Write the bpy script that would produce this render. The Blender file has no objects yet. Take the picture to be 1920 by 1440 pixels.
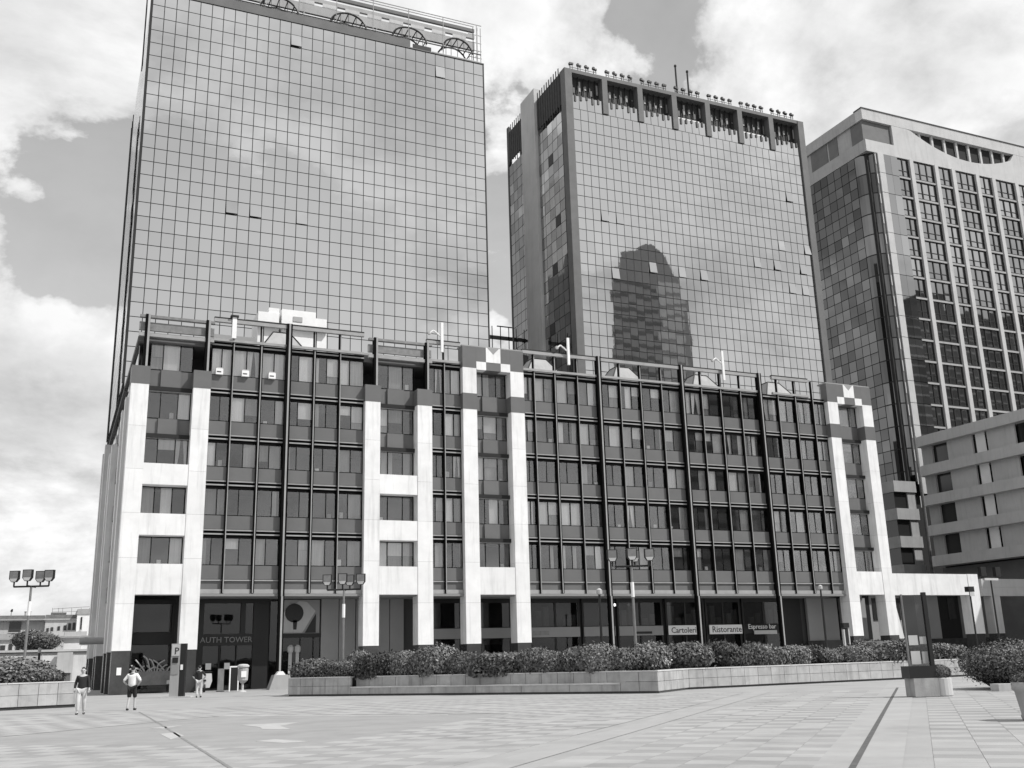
import bpy, math, random
from mathutils import Vector, Matrix
S = bpy.context.scene
C = S.collection
RN = random.Random(11)
rad = math.radians

# ---------------------------------------------------------------- camera
cam = bpy.data.cameras.new('camera')
cam.sensor_width = 36.0
cam.lens = 36.0 * 1907.88 / 1920.0
cam.clip_start = 0.1
cam.clip_end = 9000.0
co = bpy.data.objects.new('camera', cam)
C.objects.link(co)
_r = Vector((0.91461503, -0.40344379, -0.02669178))
_u = Vector((-0.08202002, -0.24977364, 0.96482426))
_w = Vector((0.39591926, 0.88025351, 0.2615372))
co.matrix_world = Matrix(((_r.x, _u.x, -_w.x, 0.0), (_r.y, _u.y, -_w.y, 0.0), (_r.z, _u.z, -_w.z, 1.6), (0, 0, 0, 1)))
S.camera = co

# ---------------------------------------------------------------- sky, sun, exposure
SUN_EL, SUN_A = 49.0, 43.0          # elevation; angle from +X towards -Y
ts = Vector((math.cos(rad(SUN_EL)) * math.cos(rad(SUN_A)), -math.cos(rad(SUN_EL)) * math.sin(rad(SUN_A)), math.sin(rad(SUN_EL))))
sun = bpy.data.lights.new('sun', 'SUN')
sun.energy = 4.6
sun.angle = rad(0.53)
sun.color = (1.0, 0.99, 0.975)
so = bpy.data.objects.new('sun', sun)
so.rotation_euler = (-ts).to_track_quat('-Z', 'Y').to_euler()
so.location = (60, -60, 90)
C.objects.link(so)

SKYX, SKYY = -14.667, 4.933
W = bpy.data.worlds.new('World')
S.world = W
W.use_nodes = True
nt = W.node_tree
nt.nodes.clear()
def N(t, **kw):
    n = nt.nodes.new(t)
    for k, v in kw.items():
        setattr(n, k, v)
    return n
def L(a, b):
    nt.links.new(a, b)
def M(op, a, b=None, c=None, clamp=False):
    n = N('ShaderNodeMath', operation=op)
    n.use_clamp = clamp
    for i, x in enumerate((a, b, c)):
        if x is None:
            continue
        if isinstance(x, (int, float)):
            n.inputs[i].default_value = x
        else:
            L(x, n.inputs[i])
    return n.outputs[0]
def ramp(x, pts):
    n = N('ShaderNodeValToRGB')
    e = n.color_ramp.elements
    while len(e) < len(pts):
        e.new(0.5)
    for i, (p, v) in enumerate(pts):
        e[i].position = p
        e[i].color = (v, v, v, 1)
    L(x, n.inputs[0])
    return n.outputs[0]
sky = N('ShaderNodeTexSky', sky_type='NISHITA')
sky.sun_disc = False
sky.sun_elevation = rad(SUN_EL)
sky.sun_rotation = math.atan2(ts.x, ts.y)
sky.air_density = 1.0
sky.dust_density = 0.15
sky.ozone_density = 2.0
sp_ = N('ShaderNodeSeparateColor')
L(sky.outputs[0], sp_.inputs[0])
grey = M('MULTIPLY_ADD', sp_.outputs[2], 0.60, M('MULTIPLY_ADD', sp_.outputs[1], 0.32, M('MULTIPLY', sp_.outputs[0], 0.08)))   # blue-sensitive black and white
tc = N('ShaderNodeTexCoord')
sx = N('ShaderNodeSeparateXYZ')
L(tc.outputs['Generated'], sx.inputs[0])
den = M('ADD', M('MAXIMUM', sx.outputs[2], 0.0), 0.50)
cx = N('ShaderNodeCombineXYZ')
L(M('DIVIDE', sx.outputs[0], den), cx.inputs[0])
L(M('DIVIDE', sx.outputs[1], den), cx.inputs[1])
cx.inputs[2].default_value = 3.7
def noise(scale, detail, rough, off=(0, 0, 0), dist=0.0):
    mp = N('ShaderNodeMapping')
    mp.inputs['Location'].default_value = off
    L(cx.outputs[0], mp.inputs[0])
    n = N('ShaderNodeTexNoise')
    n.inputs['Scale'].default_value = scale
    n.inputs['Detail'].default_value = detail
    n.inputs['Roughness'].default_value = rough
    n.inputs['Distortion'].default_value = dist
    L(mp.outputs[0], n.inputs['Vector'])
    return n.outputs[0]
SO = (SKYX, SKYY, 0.0)
n1 = noise(2.15, 12.0, 0.60, SO, 0.22)
sdx, sdy = ts.x / math.hypot(ts.x, ts.y) * 0.045, ts.y / math.hypot(ts.x, ts.y) * 0.045
n1b = noise(2.15, 12.0, 0.60, (SO[0] + sdx, SO[1] + sdy, 0.0), 0.22)
# where the cumulus banks and the clear gaps of that day stand (direction, density, tightness)
BLOBS = [((-0.0441, 0.9198, 0.3898), -0.17, 253), ((0.0119, 0.9174, 0.3978), -0.18, 260), ((-0.015, 0.905, 0.425), -0.08, 500), ((0.003, 0.8711, 0.4912), -0.06, 1203), ((0.4667, 0.6924, 0.5502), -0.085, 700), ((0.500, 0.672, 0.546), -0.05, 1100), ((0.437, 0.690, 0.577), -0.05, 1300), ((0.3491, 0.7965, 0.4937), -0.06, 1798), ((0.3683, 0.8484, 0.3803), -0.06, 1203), ((-0.0543, 0.8563, 0.5137), 0.1, 215), ((-0.0189, 0.8945, 0.4467), 0.08, 1203), ((-0.0533, 0.9154, 0.3991), 0.1, 4643), ((-0.0352, 0.9581, 0.2843), 0.12, 253), ((-0.0098, 0.9819, 0.1891), 0.06, 162), ((0.3544, 0.7413, 0.57), 0.13, 449), ((0.3621, 0.8165, 0.4497), 0.08, 2275), ((0.3753, 0.8683, 0.3244), 0.1, 4045), ((0.5556, 0.6474, 0.5218), 0.06, 253), ((0.6549, 0.5716, 0.4943), 0.09, 162),
         ((0.4371, -0.7706, 0.4639), -0.24, 420), ((0.4864, -0.7337, 0.4744), -0.20, 520), ((0.4492, -0.7481, 0.4885), -0.06, 1011), ((0.5236, -0.7434, 0.4162), 0.14, 301), ((0.5718, -0.6979, 0.4313), 0.08, 301), ((0.4744, -0.768, 0.4301), 0.07, 1011), ((0.6111, -0.7143, 0.3412), -0.05, 449), ((0.0806, -0.9329, 0.351), -0.26, 140), ((0.1536, -0.9287, 0.3375), -0.20, 200), ((0.1669, -0.829, 0.5337), 0.04, 253), ((0.2761, -0.8494, 0.4498), 0.09, 126), ((0.3049, -0.793, 0.5275), 0.05, 253), ((0.1083, -0.869, 0.4828), -0.03, 253)]
wn_ = N('ShaderNodeTexNoise')
wn_.inputs['Scale'].default_value = 9.0
wn_.inputs['Detail'].default_value = 5.0
L(tc.outputs['Generated'], wn_.inputs['Vector'])
wsub = N('ShaderNodeVectorMath', operation='SUBTRACT')
L(wn_.outputs['Color'], wsub.inputs[0])
wsub.inputs[1].default_value = (0.5, 0.5, 0.5)
wob = N('ShaderNodeVectorMath', operation='MULTIPLY_ADD')
L(wsub.outputs[0], wob.inputs[0])
wob.inputs[1].default_value = (0.16, 0.16, 0.16)
L(tc.outputs['Generated'], wob.inputs[2])
wnorm = N('ShaderNodeVectorMath', operation='NORMALIZE')
L(wob.outputs[0], wnorm.inputs[0])
wob = wnorm
bias = None
for d_, b_, k_ in BLOBS:
    vd = N('ShaderNodeVectorMath', operation='DOT_PRODUCT')
    L(wob.outputs[0], vd.inputs[0])
    vd.inputs[1].default_value = d_
    e_ = M('EXPONENT', M('MULTIPLY', M('SUBTRACT', vd.outputs['Value'], 1.0), float(k_)))
    bias = M('MULTIPLY', e_, b_) if bias is None else M('MULTIPLY_ADD', e_, b_, bias)
n1 = M('ADD', n1, bias)
n1b = M('ADD', n1b, bias)
n2 = noise(0.9, 4.0, 0.5, (SO[0] + 5.2, SO[1] + 1.3, 2.0), 0.1)
cover = ramp(n1, [(0.438, 0.14), (0.462, 0.70), (0.505, 1.0)])
lit = M('MULTIPLY_ADD', M('SUBTRACT', n1, n1b), 2.6, 0.90)
lit = M('MINIMUM', M('MAXIMUM', lit, 0.55), 1.04)
tone = M('MULTIPLY', M('MULTIPLY', ramp(n1, [(0.45, 1.0), (0.58, 0.97), (0.72, 0.74)]), lit), ramp(n2, [(0.36, 0.80), (0.52, 1.02), (0.70, 1.10)]))
cloudv = M('MULTIPLY', tone, 6.6)
skyv = grey
haze = ramp(sx.outputs[2], [(0.0, 0.55), (0.22, 0.0)])
skyh = M('ADD', M('MULTIPLY', skyv, M('SUBTRACT', 1.0, haze)), M('MULTIPLY', haze, 4.9))
tot = M('ADD', M('MULTIPLY', skyh, M('SUBTRACT', 1.0, cover)), M('MULTIPLY', cloudv, cover))
bg = N('ShaderNodeBackground')
bg.inputs['Strength'].default_value = 0.15
L(tot, bg.inputs[0])
wo = N('ShaderNodeOutputWorld')
L(bg.outputs[0], wo.inputs[0])

S.view_settings.view_transform = 'Standard'
S.view_settings.look = 'None'
S.view_settings.gamma = 1.0
S.view_settings.use_curve_mapping = False
S.view_settings.exposure = 0.0
S.render.engine = 'CYCLES'
S.render.resolution_x, S.render.resolution_y = 1024, 768
S.cycles.max_bounces = 8
S.cycles.transparent_max_bounces = 12

# ---------------------------------------------------------------- materials
MT = {}
def mat(name, col, rough=0.6, metal=0.0, spec=0.4, var=0.0, vscale=(1, 1, 1), vs=1.0, rnd=0.0, bump=0.0, bs=8.0, isl=0.0, streak=0.0, blot=0.0):
    m = bpy.data.materials.new(name)
    m.use_nodes = True
    t = m.node_tree
    b = t.nodes['Principled BSDF']
    b.inputs['Roughness'].default_value = rough
    b.inputs['Metallic'].default_value = metal
    b.inputs['Specular IOR Level'].default_value = spec
    b.inputs['Base Color'].default_value = (col, col, col, 1)
    fac = None
    def mul(a, c):
        n = t.nodes.new('ShaderNodeMath')
        n.operation = 'MULTIPLY'
        t.links.new(a, n.inputs[0])
        if isinstance(c, float):
            n.inputs[1].default_value = c
        else:
            t.links.new(c, n.inputs[1])
        return n.outputs[0]
    def rng(src, a0, a1, b0, b1):
        n = t.nodes.new('ShaderNodeMapRange')
        n.inputs[1].default_value, n.inputs[2].default_value = a0, a1
        n.inputs[3].default_value, n.inputs[4].default_value = b0, b1
        t.links.new(src, n.inputs[0])
        return n.outputs[0]
    geo = t.nodes.new('ShaderNodeNewGeometry')
    def noise(scale, sc3, det=5.0):
        mp = t.nodes.new('ShaderNodeMapping')
        mp.inputs['Scale'].default_value = sc3
        t.links.new(geo.outputs['Position'], mp.inputs[0])
        n = t.nodes.new('ShaderNodeTexNoise')
        n.inputs['Scale'].default_value = scale
        n.inputs['Detail'].default_value = det
        n.inputs['Roughness'].default_value = 0.62
        t.links.new(mp.outputs[0], n.inputs['Vector'])
        return n.outputs[0]
    facs = []
    if var:
        facs.append(rng(noise(vs, vscale), 0.3, 0.7, 1 - var, 1 + var))
    if streak:
        facs.append(rng(noise(1.0, (2.6, 2.6, 0.22), 6.0), 0.5, 0.72, 1.0, 1 - streak))
    if blot:
        facs.append(rng(noise(0.33, (1, 1, 1), 8.0), 0.52, 0.72, 1.0, 1 - blot))
        facs.append(rng(noise(7.0, (1, 1, 1), 2.0), 0.70, 0.74, 1.0, 1 - blot))
    if rnd:
        oi = t.nodes.new('ShaderNodeObjectInfo')
        facs.append(rng(oi.outputs['Random'], 0, 1, 1 - rnd, 1 + rnd))
    if isl:
        facs.append(rng(geo.outputs['Random Per Island'], 0, 1, 1 - isl, 1 + isl))
    if facs:
        f = facs[0]
        for g in facs[1:]:
            f = mul(f, g)
        f = mul(f, float(col))
        cc = t.nodes.new('ShaderNodeCombineXYZ')
        for i in range(3):
            t.links.new(f, cc.inputs[i])
        t.links.new(cc.outputs[0], b.inputs['Base Color'])
    if bump:
        bn = t.nodes.new('ShaderNodeBump')
        bn.inputs['Strength'].default_value = bump
        bn.inputs['Distance'].default_value = 0.05
        t.links.new(noise(bs, (1, 1, 1), 4.0), bn.inputs['Height'])
        t.links.new(bn.outputs[0], b.inputs['Normal'])
    MT[name] = m
    return m
def glass(name, trans, gcol, base, k, rough=0.02, wav=0.0):
    """thin window pane: part see-through, part mirror"""
    m = bpy.data.materials.new(name)
    m.use_nodes = True
    t = m.node_tree
    t.nodes.clear()
    o = t.nodes.new('ShaderNodeOutputMaterial')
    mx = t.nodes.new('ShaderNodeMixShader')
    tr = t.nodes.new('ShaderNodeBsdfTransparent')
    tr.inputs[0].default_value = (trans, trans, trans, 1)
    gl = t.nodes.new('ShaderNodeBsdfGlossy')
    gl.inputs[0].default_value = (gcol, gcol, gcol, 1)
    gl.inputs['Roughness'].default_value = rough
    fr = t.nodes.new('ShaderNodeLayerWeight')
    fr.inputs[0].default_value = 0.35
    mr = t.nodes.new('ShaderNodeMapRange')
    mr.inputs[3].default_value, mr.inputs[4].default_value = base, k
    t.links.new(fr.outputs['Fresnel'], mr.inputs[0])
    t.links.new(mr.outputs[0], mx.inputs[0])
    t.links.new(tr.outputs[0], mx.inputs[1])
    t.links.new(gl.outputs[0], mx.inputs[2])
    t.links.new(mx.outputs[0], o.inputs[0])
    MT[name] = m
mat('white_cladding', 0.72, 0.6, var=0.07, vs=0.8, streak=0.2, rnd=0.04)
mat('dark_panel', 0.125, 0.42, var=0.07, vs=0.7, rnd=0.05)
mat('dark_stone', 0.045, 0.25, var=0.25, vs=1.5, rnd=0.15)
mat('metal_light', 0.30, 0.42, metal=0.0, var=0.12, vs=1.2)
mat('black_frame', 0.005, 0.8, spec=0.05)
mat('metal_dark', 0.010, 0.5, var=0.2, vs=2.0)
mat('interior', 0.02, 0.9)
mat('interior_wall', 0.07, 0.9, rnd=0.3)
mat('lamp_glow', 0.8, 0.9)
mat('curtain', 0.34, 0.85, rnd=0.45, var=0.2, vscale=(9, 9, 0.3), vs=1.0)
mat('blind', 0.80, 0.85, rnd=0.22, var=0.10, vscale=(9, 9, 0.3), vs=1.0)
mat('grey_panel', 0.26, 0.6, var=0.06, vs=0.5, rnd=0.06)
mat('soffit', 0.22, 0.7)
mat('concrete', 0.34, 0.8, var=0.10, vs=0.5, streak=0.16)
mat('concrete_pale', 0.46, 0.8, var=0.08, vs=0.4, streak=0.14)
mat('concrete_dark', 0.12, 0.7, var=0.15, vs=0.6)
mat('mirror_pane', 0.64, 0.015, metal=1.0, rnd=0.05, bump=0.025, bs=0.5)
mat('dark_reflect_pane', 0.15, 0.03, metal=1.0, rnd=0.32, bump=0.02, bs=0.6)  # dark tone paints in the reflection of a dark building
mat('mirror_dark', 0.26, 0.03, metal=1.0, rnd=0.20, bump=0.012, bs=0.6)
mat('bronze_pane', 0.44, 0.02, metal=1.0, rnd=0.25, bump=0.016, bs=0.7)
mat('tint_pane', 0.05, 0.05, spec=0.9, rnd=0.4)
mat('louvre', 0.03, 0.7, var=0.4, vs=2.0)
glass('window_glass', 0.93, 0.85, 0.075, 0.75)
glass('shop_glass', 0.55, 0.6, 0.04, 0.55)
glass('totem_glass', 0.40, 0.6, 0.10, 0.6, 0.04)
mat('paper', 0.75, 0.9)
mat('steel', 0.20, 0.45, metal=0.3, var=0.2, vs=3.0)
mat('white_paint', 0.75, 0.5, var=0.06, vs=1.0)
mat('black_paint', 0.012, 0.45)
mat('stone', 0.36, 0.8, var=0.14, vs=2.2, rnd=0.10, streak=0.30, bump=0.15, bs=14.0)
mat('stone_cap', 0.50, 0.8, var=0.12, vs=3.0)
mat('soil', 0.04, 0.95, var=0.4, vs=8.0)
mat('plaza', 0.30, 0.85, blot=0.2, var=0.10, vs=0.5, bump=0.08, bs=30.0)
mat('slab_light', 0.318, 0.85, blot=0.2, var=0.09, vs=0.8, rnd=0.06, isl=0.05)
mat('slab_dark', 0.265, 0.85, blot=0.2, var=0.09, vs=0.8, rnd=0.06, isl=0.05)
mat('ground_paint', 0.375, 0.85, blot=0.25, var=0.12, vs=2.0)
mat('joint', 0.20, 0.9, var=0.3, vs=3.0)
mat('channel', 0.085, 0.8, var=0.3, vs=4.0)
mat('leaf', 0.10, 0.55, isl=0.75, spec=0.35)
mat('leaf_pale', 0.14, 0.55, isl=0.6, spec=0.35)
mat('leaf_dark', 0.055, 0.6, isl=0.6, spec=0.3)
mat('twig', 0.022, 0.9)
mat('petal', 0.8, 0.7)
mat('bark', 0.06, 0.9, var=0.3, vs=5.0)
mat('skin', 0.42, 0.6)
mat('cloth_dark', 0.02, 0.9)
mat('cloth_white', 0.72, 0.9)
mat('cloth_pale', 0.50, 0.9)
mat('hair', 0.02, 0.7)
mat('plaster', 0.46, 0.9, var=0.10, vs=0.4, streak=0.18)
mat('plaster_grey', 0.60, 0.9, var=0.12, vs=0.4, streak=0.2)
mat('roof_tile', 0.16, 0.9, var=0.2, vs=2.0)
mat('window_dark', 0.03, 0.15, spec=0.6)

_b = MT['lamp_glow'].node_tree.nodes['Principled BSDF']
_b.inputs['Emission Color'].default_value = (1, 1, 1, 1)
_b.inputs['Emission Strength'].default_value = 1.5
# ---------------------------------------------------------------- builders
WP = {}
class MB:
    def __init__(s):
        s.v, s.f, s.m = [], [], []
    def quad(s, a, b, c, d, m=0):
        i = len(s.v)
        s.v += [tuple(a), tuple(b), tuple(c), tuple(d)]
        s.f.append((i, i + 1, i + 2, i + 3))
        s.m.append(m)
    def box(s, x0, x1, y0, y1, z0, z1, m=0, fm=None):
        i = len(s.v)
        s.v += [(x, y, z) for z in (z0, z1) for y in (y0, y1) for x in (x0, x1)]
        F = {'b': (0, 2, 3, 1), 't': (4, 5, 7, 6), 'f': (0, 1, 5, 4), 'k': (2, 6, 7, 3), 'l': (0, 4, 6, 2), 'r': (1, 3, 7, 5)}
        for k, q in F.items():
            s.f.append(tuple(i + j for j in q))
            s.m.append((fm or {}).get(k, m))
        return s
    def prism(s, pts, d, m=0):
        """planar polygon pts extruded by the vector d"""
        d = Vector(d)
        n = len(pts)
        i = len(s.v)
        P = [Vector(p) for p in pts]
        nr = Vector((0, 0, 0))
        for a in range(n):
            nr += P[a].cross(P[(a + 1) % n])
        if nr.dot(d) > 0:
            P.reverse()
        s.v += [tuple(p) for p in P] + [tuple(p + d) for p in P]
        s.f.append(tuple(range(i, i + n)))
        s.f.append(tuple(range(i + 2 * n - 1, i + n - 1, -1)))
        s.m += [m, m]
        for a in range(n):
            b = (a + 1) % n
            s.f.append((i + b, i + a, i + n + a, i + n + b))
            s.m.append(m)
        return s
    def tube(s, p, q, r, r2=None, n=6, m=0):
        p, q = Vector(p), Vector(q)
        r2 = r if r2 is None else r2
        d = (q - p).normalized()
        a = d.orthogonal().normalized()
        b = d.cross(a)
        i = len(s.v)
        for c, rr in ((p, r), (q, r2)):
            for k in range(n):
                t = 2 * math.pi * k / n
                s.v.append(tuple(c + a * (math.cos(t) * rr) + b * (math.sin(t) * rr)))
        for k in range(n):
            j = (k + 1) % n
            s.f.append((i + k, i + j, i + n + j, i + n + k))
            s.m.append(m)
        s.f.append(tuple(i + k for k in range(n - 1, -1, -1)))
        s.f.append(tuple(i + n + k for k in range(n)))
        s.m += [m, m]
        return s
    def path(s, pts, r, n=6, m=0):
        for a, b in zip(pts[:-1], pts[1:]):
            s.tube(a, b, r, n=n, m=m)
        return s
    def lathe(s, cx, cy, prof, n=16, m=0):
        i = len(s.v)
        for r, z in prof:
            for k in range(n):
                t = 2 * math.pi * k / n
                s.v.append((cx + r * math.cos(t), cy + r * math.sin(t), z))
        for a in range(len(prof) - 1):
            for k in range(n):
                j = (k + 1) % n
                s.f.append((i + a * n + k, i + a * n + j, i + (a + 1) * n + j, i + (a + 1) * n + k))
                s.m.append(m)
        s.f.append(tuple(i + k for k in range(n - 1, -1, -1)))
        s.f.append(tuple(i + (len(prof) - 1) * n + k for k in range(n)))
        s.m += [m, m]
        return s
    def rotz(s, ang, piv):
        c, sn = math.cos(ang), math.sin(ang)
        s.v = [(piv[0] + (x - piv[0]) * c - (y - piv[1]) * sn, piv[1] + (x - piv[0]) * sn + (y - piv[1]) * c, z) for x, y, z in s.v]
        return s
    def mesh(s, name, mats, smooth=False):
        me = bpy.data.meshes.new(name)
        me.from_pydata(s.v, [], s.f)
        if isinstance(mats, str):
            mats = [mats]
        for a in mats:
            me.materials.append(MT[a])
        if len(mats) > 1:
            me.polygons.foreach_set('material_index', s.m)
        if smooth:
            me.polygons.foreach_set('use_smooth', [True] * len(me.polygons))
        me.update()
        return me
    def build(s, name, mats, parent=None, smooth=False):
        return put(name, s.mesh(name, mats, smooth), parent)
def put(name, me, parent=None, loc=(0, 0, 0), rot=None, scale=None):
    o = bpy.data.objects.new(name, me)
    C.objects.link(o)
    o.location = loc
    if rot:
        o.rotation_euler = rot
    if scale:
        o.scale = scale
    if parent is not None:
        o.parent = parent
        o.matrix_parent_inverse = Matrix.Translation(-WP[parent.name])
    WP[o.name] = Vector(loc)
    return o
def tag(o, label=None, cat=None, group=None, kind=None):
    if label:
        o['label'] = label
    if cat:
        o['category'] = cat
    if group:
        o['group'] = group
    if kind:
        o['kind'] = kind
    return o
def thing(name, label, cat, loc=(0, 0, 0), group=None):
    return tag(put(name, None, None, loc), label, cat, group)
BC = {}
def P(name, parent, x0, x1, y0, y1, z0, z1, m, rot=None):
    """one box-shaped piece as an object of its own; alike pieces share a mesh"""
    d = (round(x1 - x0, 3), round(y1 - y0, 3), round(z1 - z0, 3))
    key = (name, d, m)
    if key not in BC:
        BC[key] = MB().box(-d[0] / 2, d[0] / 2, -d[1] / 2, d[1] / 2, -d[2] / 2, d[2] / 2).mesh(name, m)
    return put(name, BC[key], parent, ((x0 + x1) / 2, (y0 + y1) / 2, (z0 + z1) / 2), rot)
def text(name, body, size, loc, m, parent=None, rot=(math.pi / 2, 0, 0), ext=0.02, align='LEFT'):
    cu = bpy.data.curves.new(name, 'FONT')
    cu.body = body
    cu.size = size
    cu.extrude = ext
    cu.align_x = align
    cu.materials.append(MT[m])
    return put(name, cu, parent, loc, rot)
# ================================================================ ground and paving
g = MB().box(-2500, 2500, -1500, 3500, -0.4, 0.0)
ground = tag(g.build('plaza_ground', 'plaza'), kind='structure')
Q = math.sqrt(0.5)
def st(s, t):                      # paving axes lie at 45 degrees to the block
    return (s * Q + t * Q, -s * Q + t * Q)
def strip(mb, s0, s1, t0, t1, z):
    mb.quad((*st(s0, t0), z), (*st(s1, t0), z), (*st(s1, t1), z), (*st(s0, t1), z))
mb = MB()
strip(mb, -1.62, -0.42, 8, 56, 0.008)
strip(mb, -6.75, -6.05, 8, 46, 0.008)
tag(mb.build('plain_paving_strip', 'slab_light'), kind='structure')
mb = MB()
strip(mb, -22.4, -12.0, 19.0, 30.6, 0.008)
tag(mb.build('plain_paving_field', 'slab_dark'), kind='structure')
mb = MB()
strip(mb, -1.13, -1.03, 8.0, 48.4, 0.012)
tag(mb.build('drain_channel', 'channel'), kind='structure')
mb = MB()
pts = [(3.5, 44.5), (3.3, 34), (3.1, 26.5), (3.0, 22), (2.9, 18.0), (2.8, 12)]
for (x, y), (X, Y) in zip(pts[:-1], pts[1:]):
    mb.quad((x - 0.035, y, 0.013), (X - 0.035, Y, 0.013), (X + 0.035, Y, 0.013), (x + 0.035, y, 0.013))
tag(mb.build('paving_joint', 'joint'), kind='structure')
mb = MB()
for q_ in ([(5.23, 31.17), (5.48, 29.61), (5.35, 28.56), (5.96, 27.91), (6.03, 29.63), (6.86, 31.06)], [(4.38, 24.08), (4.78, 23.13), (5.36, 23.15), (4.86, 24.43)], [(2.84, 31.85), (3.11, 31.25), (3.85, 32.71)], [(2.8, 28.78), (2.82, 26.41), (3.26, 27.58), (3.23, 29.13)], [(5.34, 37.43), (11.38, 30.77), (11.55, 31.22), (5.43, 38.04)]):
    mb.prism([(a, b, 0.009) for a, b in q_], (0, 0, 0.004))
tag(mb.build('worn_ground_marking', 'ground_paint'), kind='structure')
slabs = []
A, Bq = 0.71, 0.58
def inview(x, y):
    d = Vector((x, y, -1.6))
    z = d.dot(_w)
    if z < 5:
        return False
    px, py = 960 + 1907.9 * d.dot(_r) / z, 720 - 1907.9 * d.dot(_u) / z
    return -60 < px < 1980 and py < 1480
for i in range(-46, 14):
    for j in range(14, 84):
        s, t = i * A, j * Bq
        sc, tc2 = s + A / 2, t + Bq / 2
        if -1.7 < sc < -0.3 or -6.9 < sc < -5.9 or (-22.6 < sc < -11.8 and 18.9 < tc2 < 30.8):
            continue
        x, y = st(sc, tc2)
        if not inview(x, y) or y > 50 or math.hypot(x, y) > 46:
            continue
        dark = ((i + j) % 2 == 0) and RN.random() > 0.12
        slabs.append((math.hypot(x, y), s, t, dark))
slabs.sort()
SM = {d: MB().box(-A / 2 + 0.004, A / 2 - 0.004, -Bq / 2 + 0.004, Bq / 2 - 0.004, 0, 0.007).mesh('paving_slab', 'slab_dark' if d else 'slab_light') for d in (0, 1)}
for d in (0, 1):
    m_ = MB()
    for _, s, t, dk in slabs[300:]:
        if bool(dk) != bool(d):
            continue
        x0, y0 = s + 0.008, t + 0.008
        q = [st(s + 0.004, t + 0.004), st(s + A - 0.004, t + 0.004), st(s + A - 0.004, t + Bq - 0.004), st(s + 0.004, t + Bq - 0.004)]
        m_.quad(*[(a, b, 0.007) for a, b in q])
    o = m_.build('paving_slabs', 'slab_dark' if d else 'slab_light', ground)
    o['kind'] = 'stuff'
for _, s, t, dk in slabs[:300]:
    x, y = st(s + A / 2, t + Bq / 2)
    put('paving_slab', SM[1 if dk else 0], ground, (x, y, 0.0), (0, 0, -math.pi / 4))

# ================================================================ the long low office block
OB = thing('office_block', 'long low office block of dark panels and glass with tall white pillar pairs', 'building', (39, 77, 0))
FL = [7.65, 11.30, 14.95, 18.45, 22.05, 25.85]
PAIRS = [(4.0, 'A'), (21.7, 'B'), (30.1, 'C'), (69.05, 'D')]
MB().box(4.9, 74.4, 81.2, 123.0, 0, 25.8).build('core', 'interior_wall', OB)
MB().box(4.3, 74.5, 77.75, 123.5, 25.45, 25.85).build('roof_slab', 'concrete_dark', OB)
for k, z in enumerate(FL[:5]):
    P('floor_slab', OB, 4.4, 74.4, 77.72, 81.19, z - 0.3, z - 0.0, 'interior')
MB().box(9.7, 69.0, 77.35, 81.19, 6.62, 6.78).build('soffit', 'soffit', OB)
def window(x0, x1, z0, z1, y, parent=OB, split=0.5, lights=2, dens=0.62, light=0.5):
    """framed window of side-by-side lights, with blinds hung behind the glass"""
    fr = 0.055
    key = ('window', round(x1 - x0, 2), round(z1 - z0, 2), round(split, 2), lights)
    w, h = x1 - x0, z1 - z0
    cuts = [0.0] + ([w * split] if lights == 2 else ([w * 0.3, w * 0.7] if lights == 3 else [])) + [w]
    if key not in BC:
        m = MB()
        m.box(0, w, 0, 0.09, 0, fr).box(0, w, 0, 0.09, h - fr, h)
        for c in cuts:
            c0 = min(max(c - fr / 2, 0), w - fr)
            m.box(c0, c0 + fr, 0.002, 0.088, fr, h - fr)
        BC[key] = m.mesh('window', 'black_frame')
    wo_ = put('window', BC[key], parent, (x0, y, z0))
    for a, b in zip(cuts[:-1], cuts[1:]):
        P('pane', wo_, x0 + a + 0.03, x0 + b - 0.03, y + 0.04, y + 0.05, z0 + fr, z1 - fr, 'window_glass', (RN.uniform(-.012, .012), 0, RN.uniform(-.014, .014)))
        xa, xb, za, zb_ = x0 + a + 0.04, x0 + b - 0.04, z0 + fr, z1 - fr
        hh = zb_ - za
        yb, yc = y + 0.15, y + 0.16
        if RN.random() < dens:
            q = RN.random()
            mm = 'blind' if RN.random() < light else 'curtain'
            if q < 0.48:
                P('blind', wo_, round(xa, 2), round(xb, 2), yb, yc, za, zb_, mm)
            elif q < 0.68:
                c = za + hh * RN.choice((.3, .45, .6))
                P('blind', wo_, round(xa, 2), round(xb, 2), yb, yc, round(c, 2), zb_, mm)
                if RN.random() < .5:
                    P('blind', wo_, round(xa, 2), round(xb, 2), yb + .1, yc + .1, za, round(c, 2), 'curtain')
            elif q < 0.93:
                f = RN.uniform(.3, .7)
                if RN.random() < .5:
                    P('blind', wo_, round(xa, 2), round(xa + (xb - xa) * f, 2), yb, yc, za, zb_, mm)
                else:
                    P('blind', wo_, round(xb - (xb - xa) * f, 2), round(xb, 2), yb, yc, za, zb_, mm)
            else:                                   # tied-back drapes
                dr_ = MB()
                w1, w2 = (xb - xa) * RN.uniform(.36, .5), (xb - xa) * RN.uniform(.2, .3)
                dr_.prism([(xa, yb, za), (xa + w2, yb, za), (xa + w1 * .8, yb, za + hh * .4), (xa + w1, yb, zb_), (xa, yb, zb_)], (0, .02, 0))
                dr_.prism([(xb, yb, za), (xb, yb, zb_), (xb - w1, yb, zb_), (xb - w1 * .7, yb, za + hh * .4), (xb - w2, yb, za)], (0, .02, 0))
                dr_.build('drapes', 'blind', wo_)
        elif RN.random() < .3:
            xi = RN.uniform(xa, xb - .3)
            P('sill_item', wo_, round(xi, 2), round(xi + .28, 2), y + .2, y + .32, za, round(za + RN.choice((.22, .34, .5)), 2), RN.choice(('white_paint', 'curtain', 'interior')))
    return wo_
GY = 77.55                                  # glazing line
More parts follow.
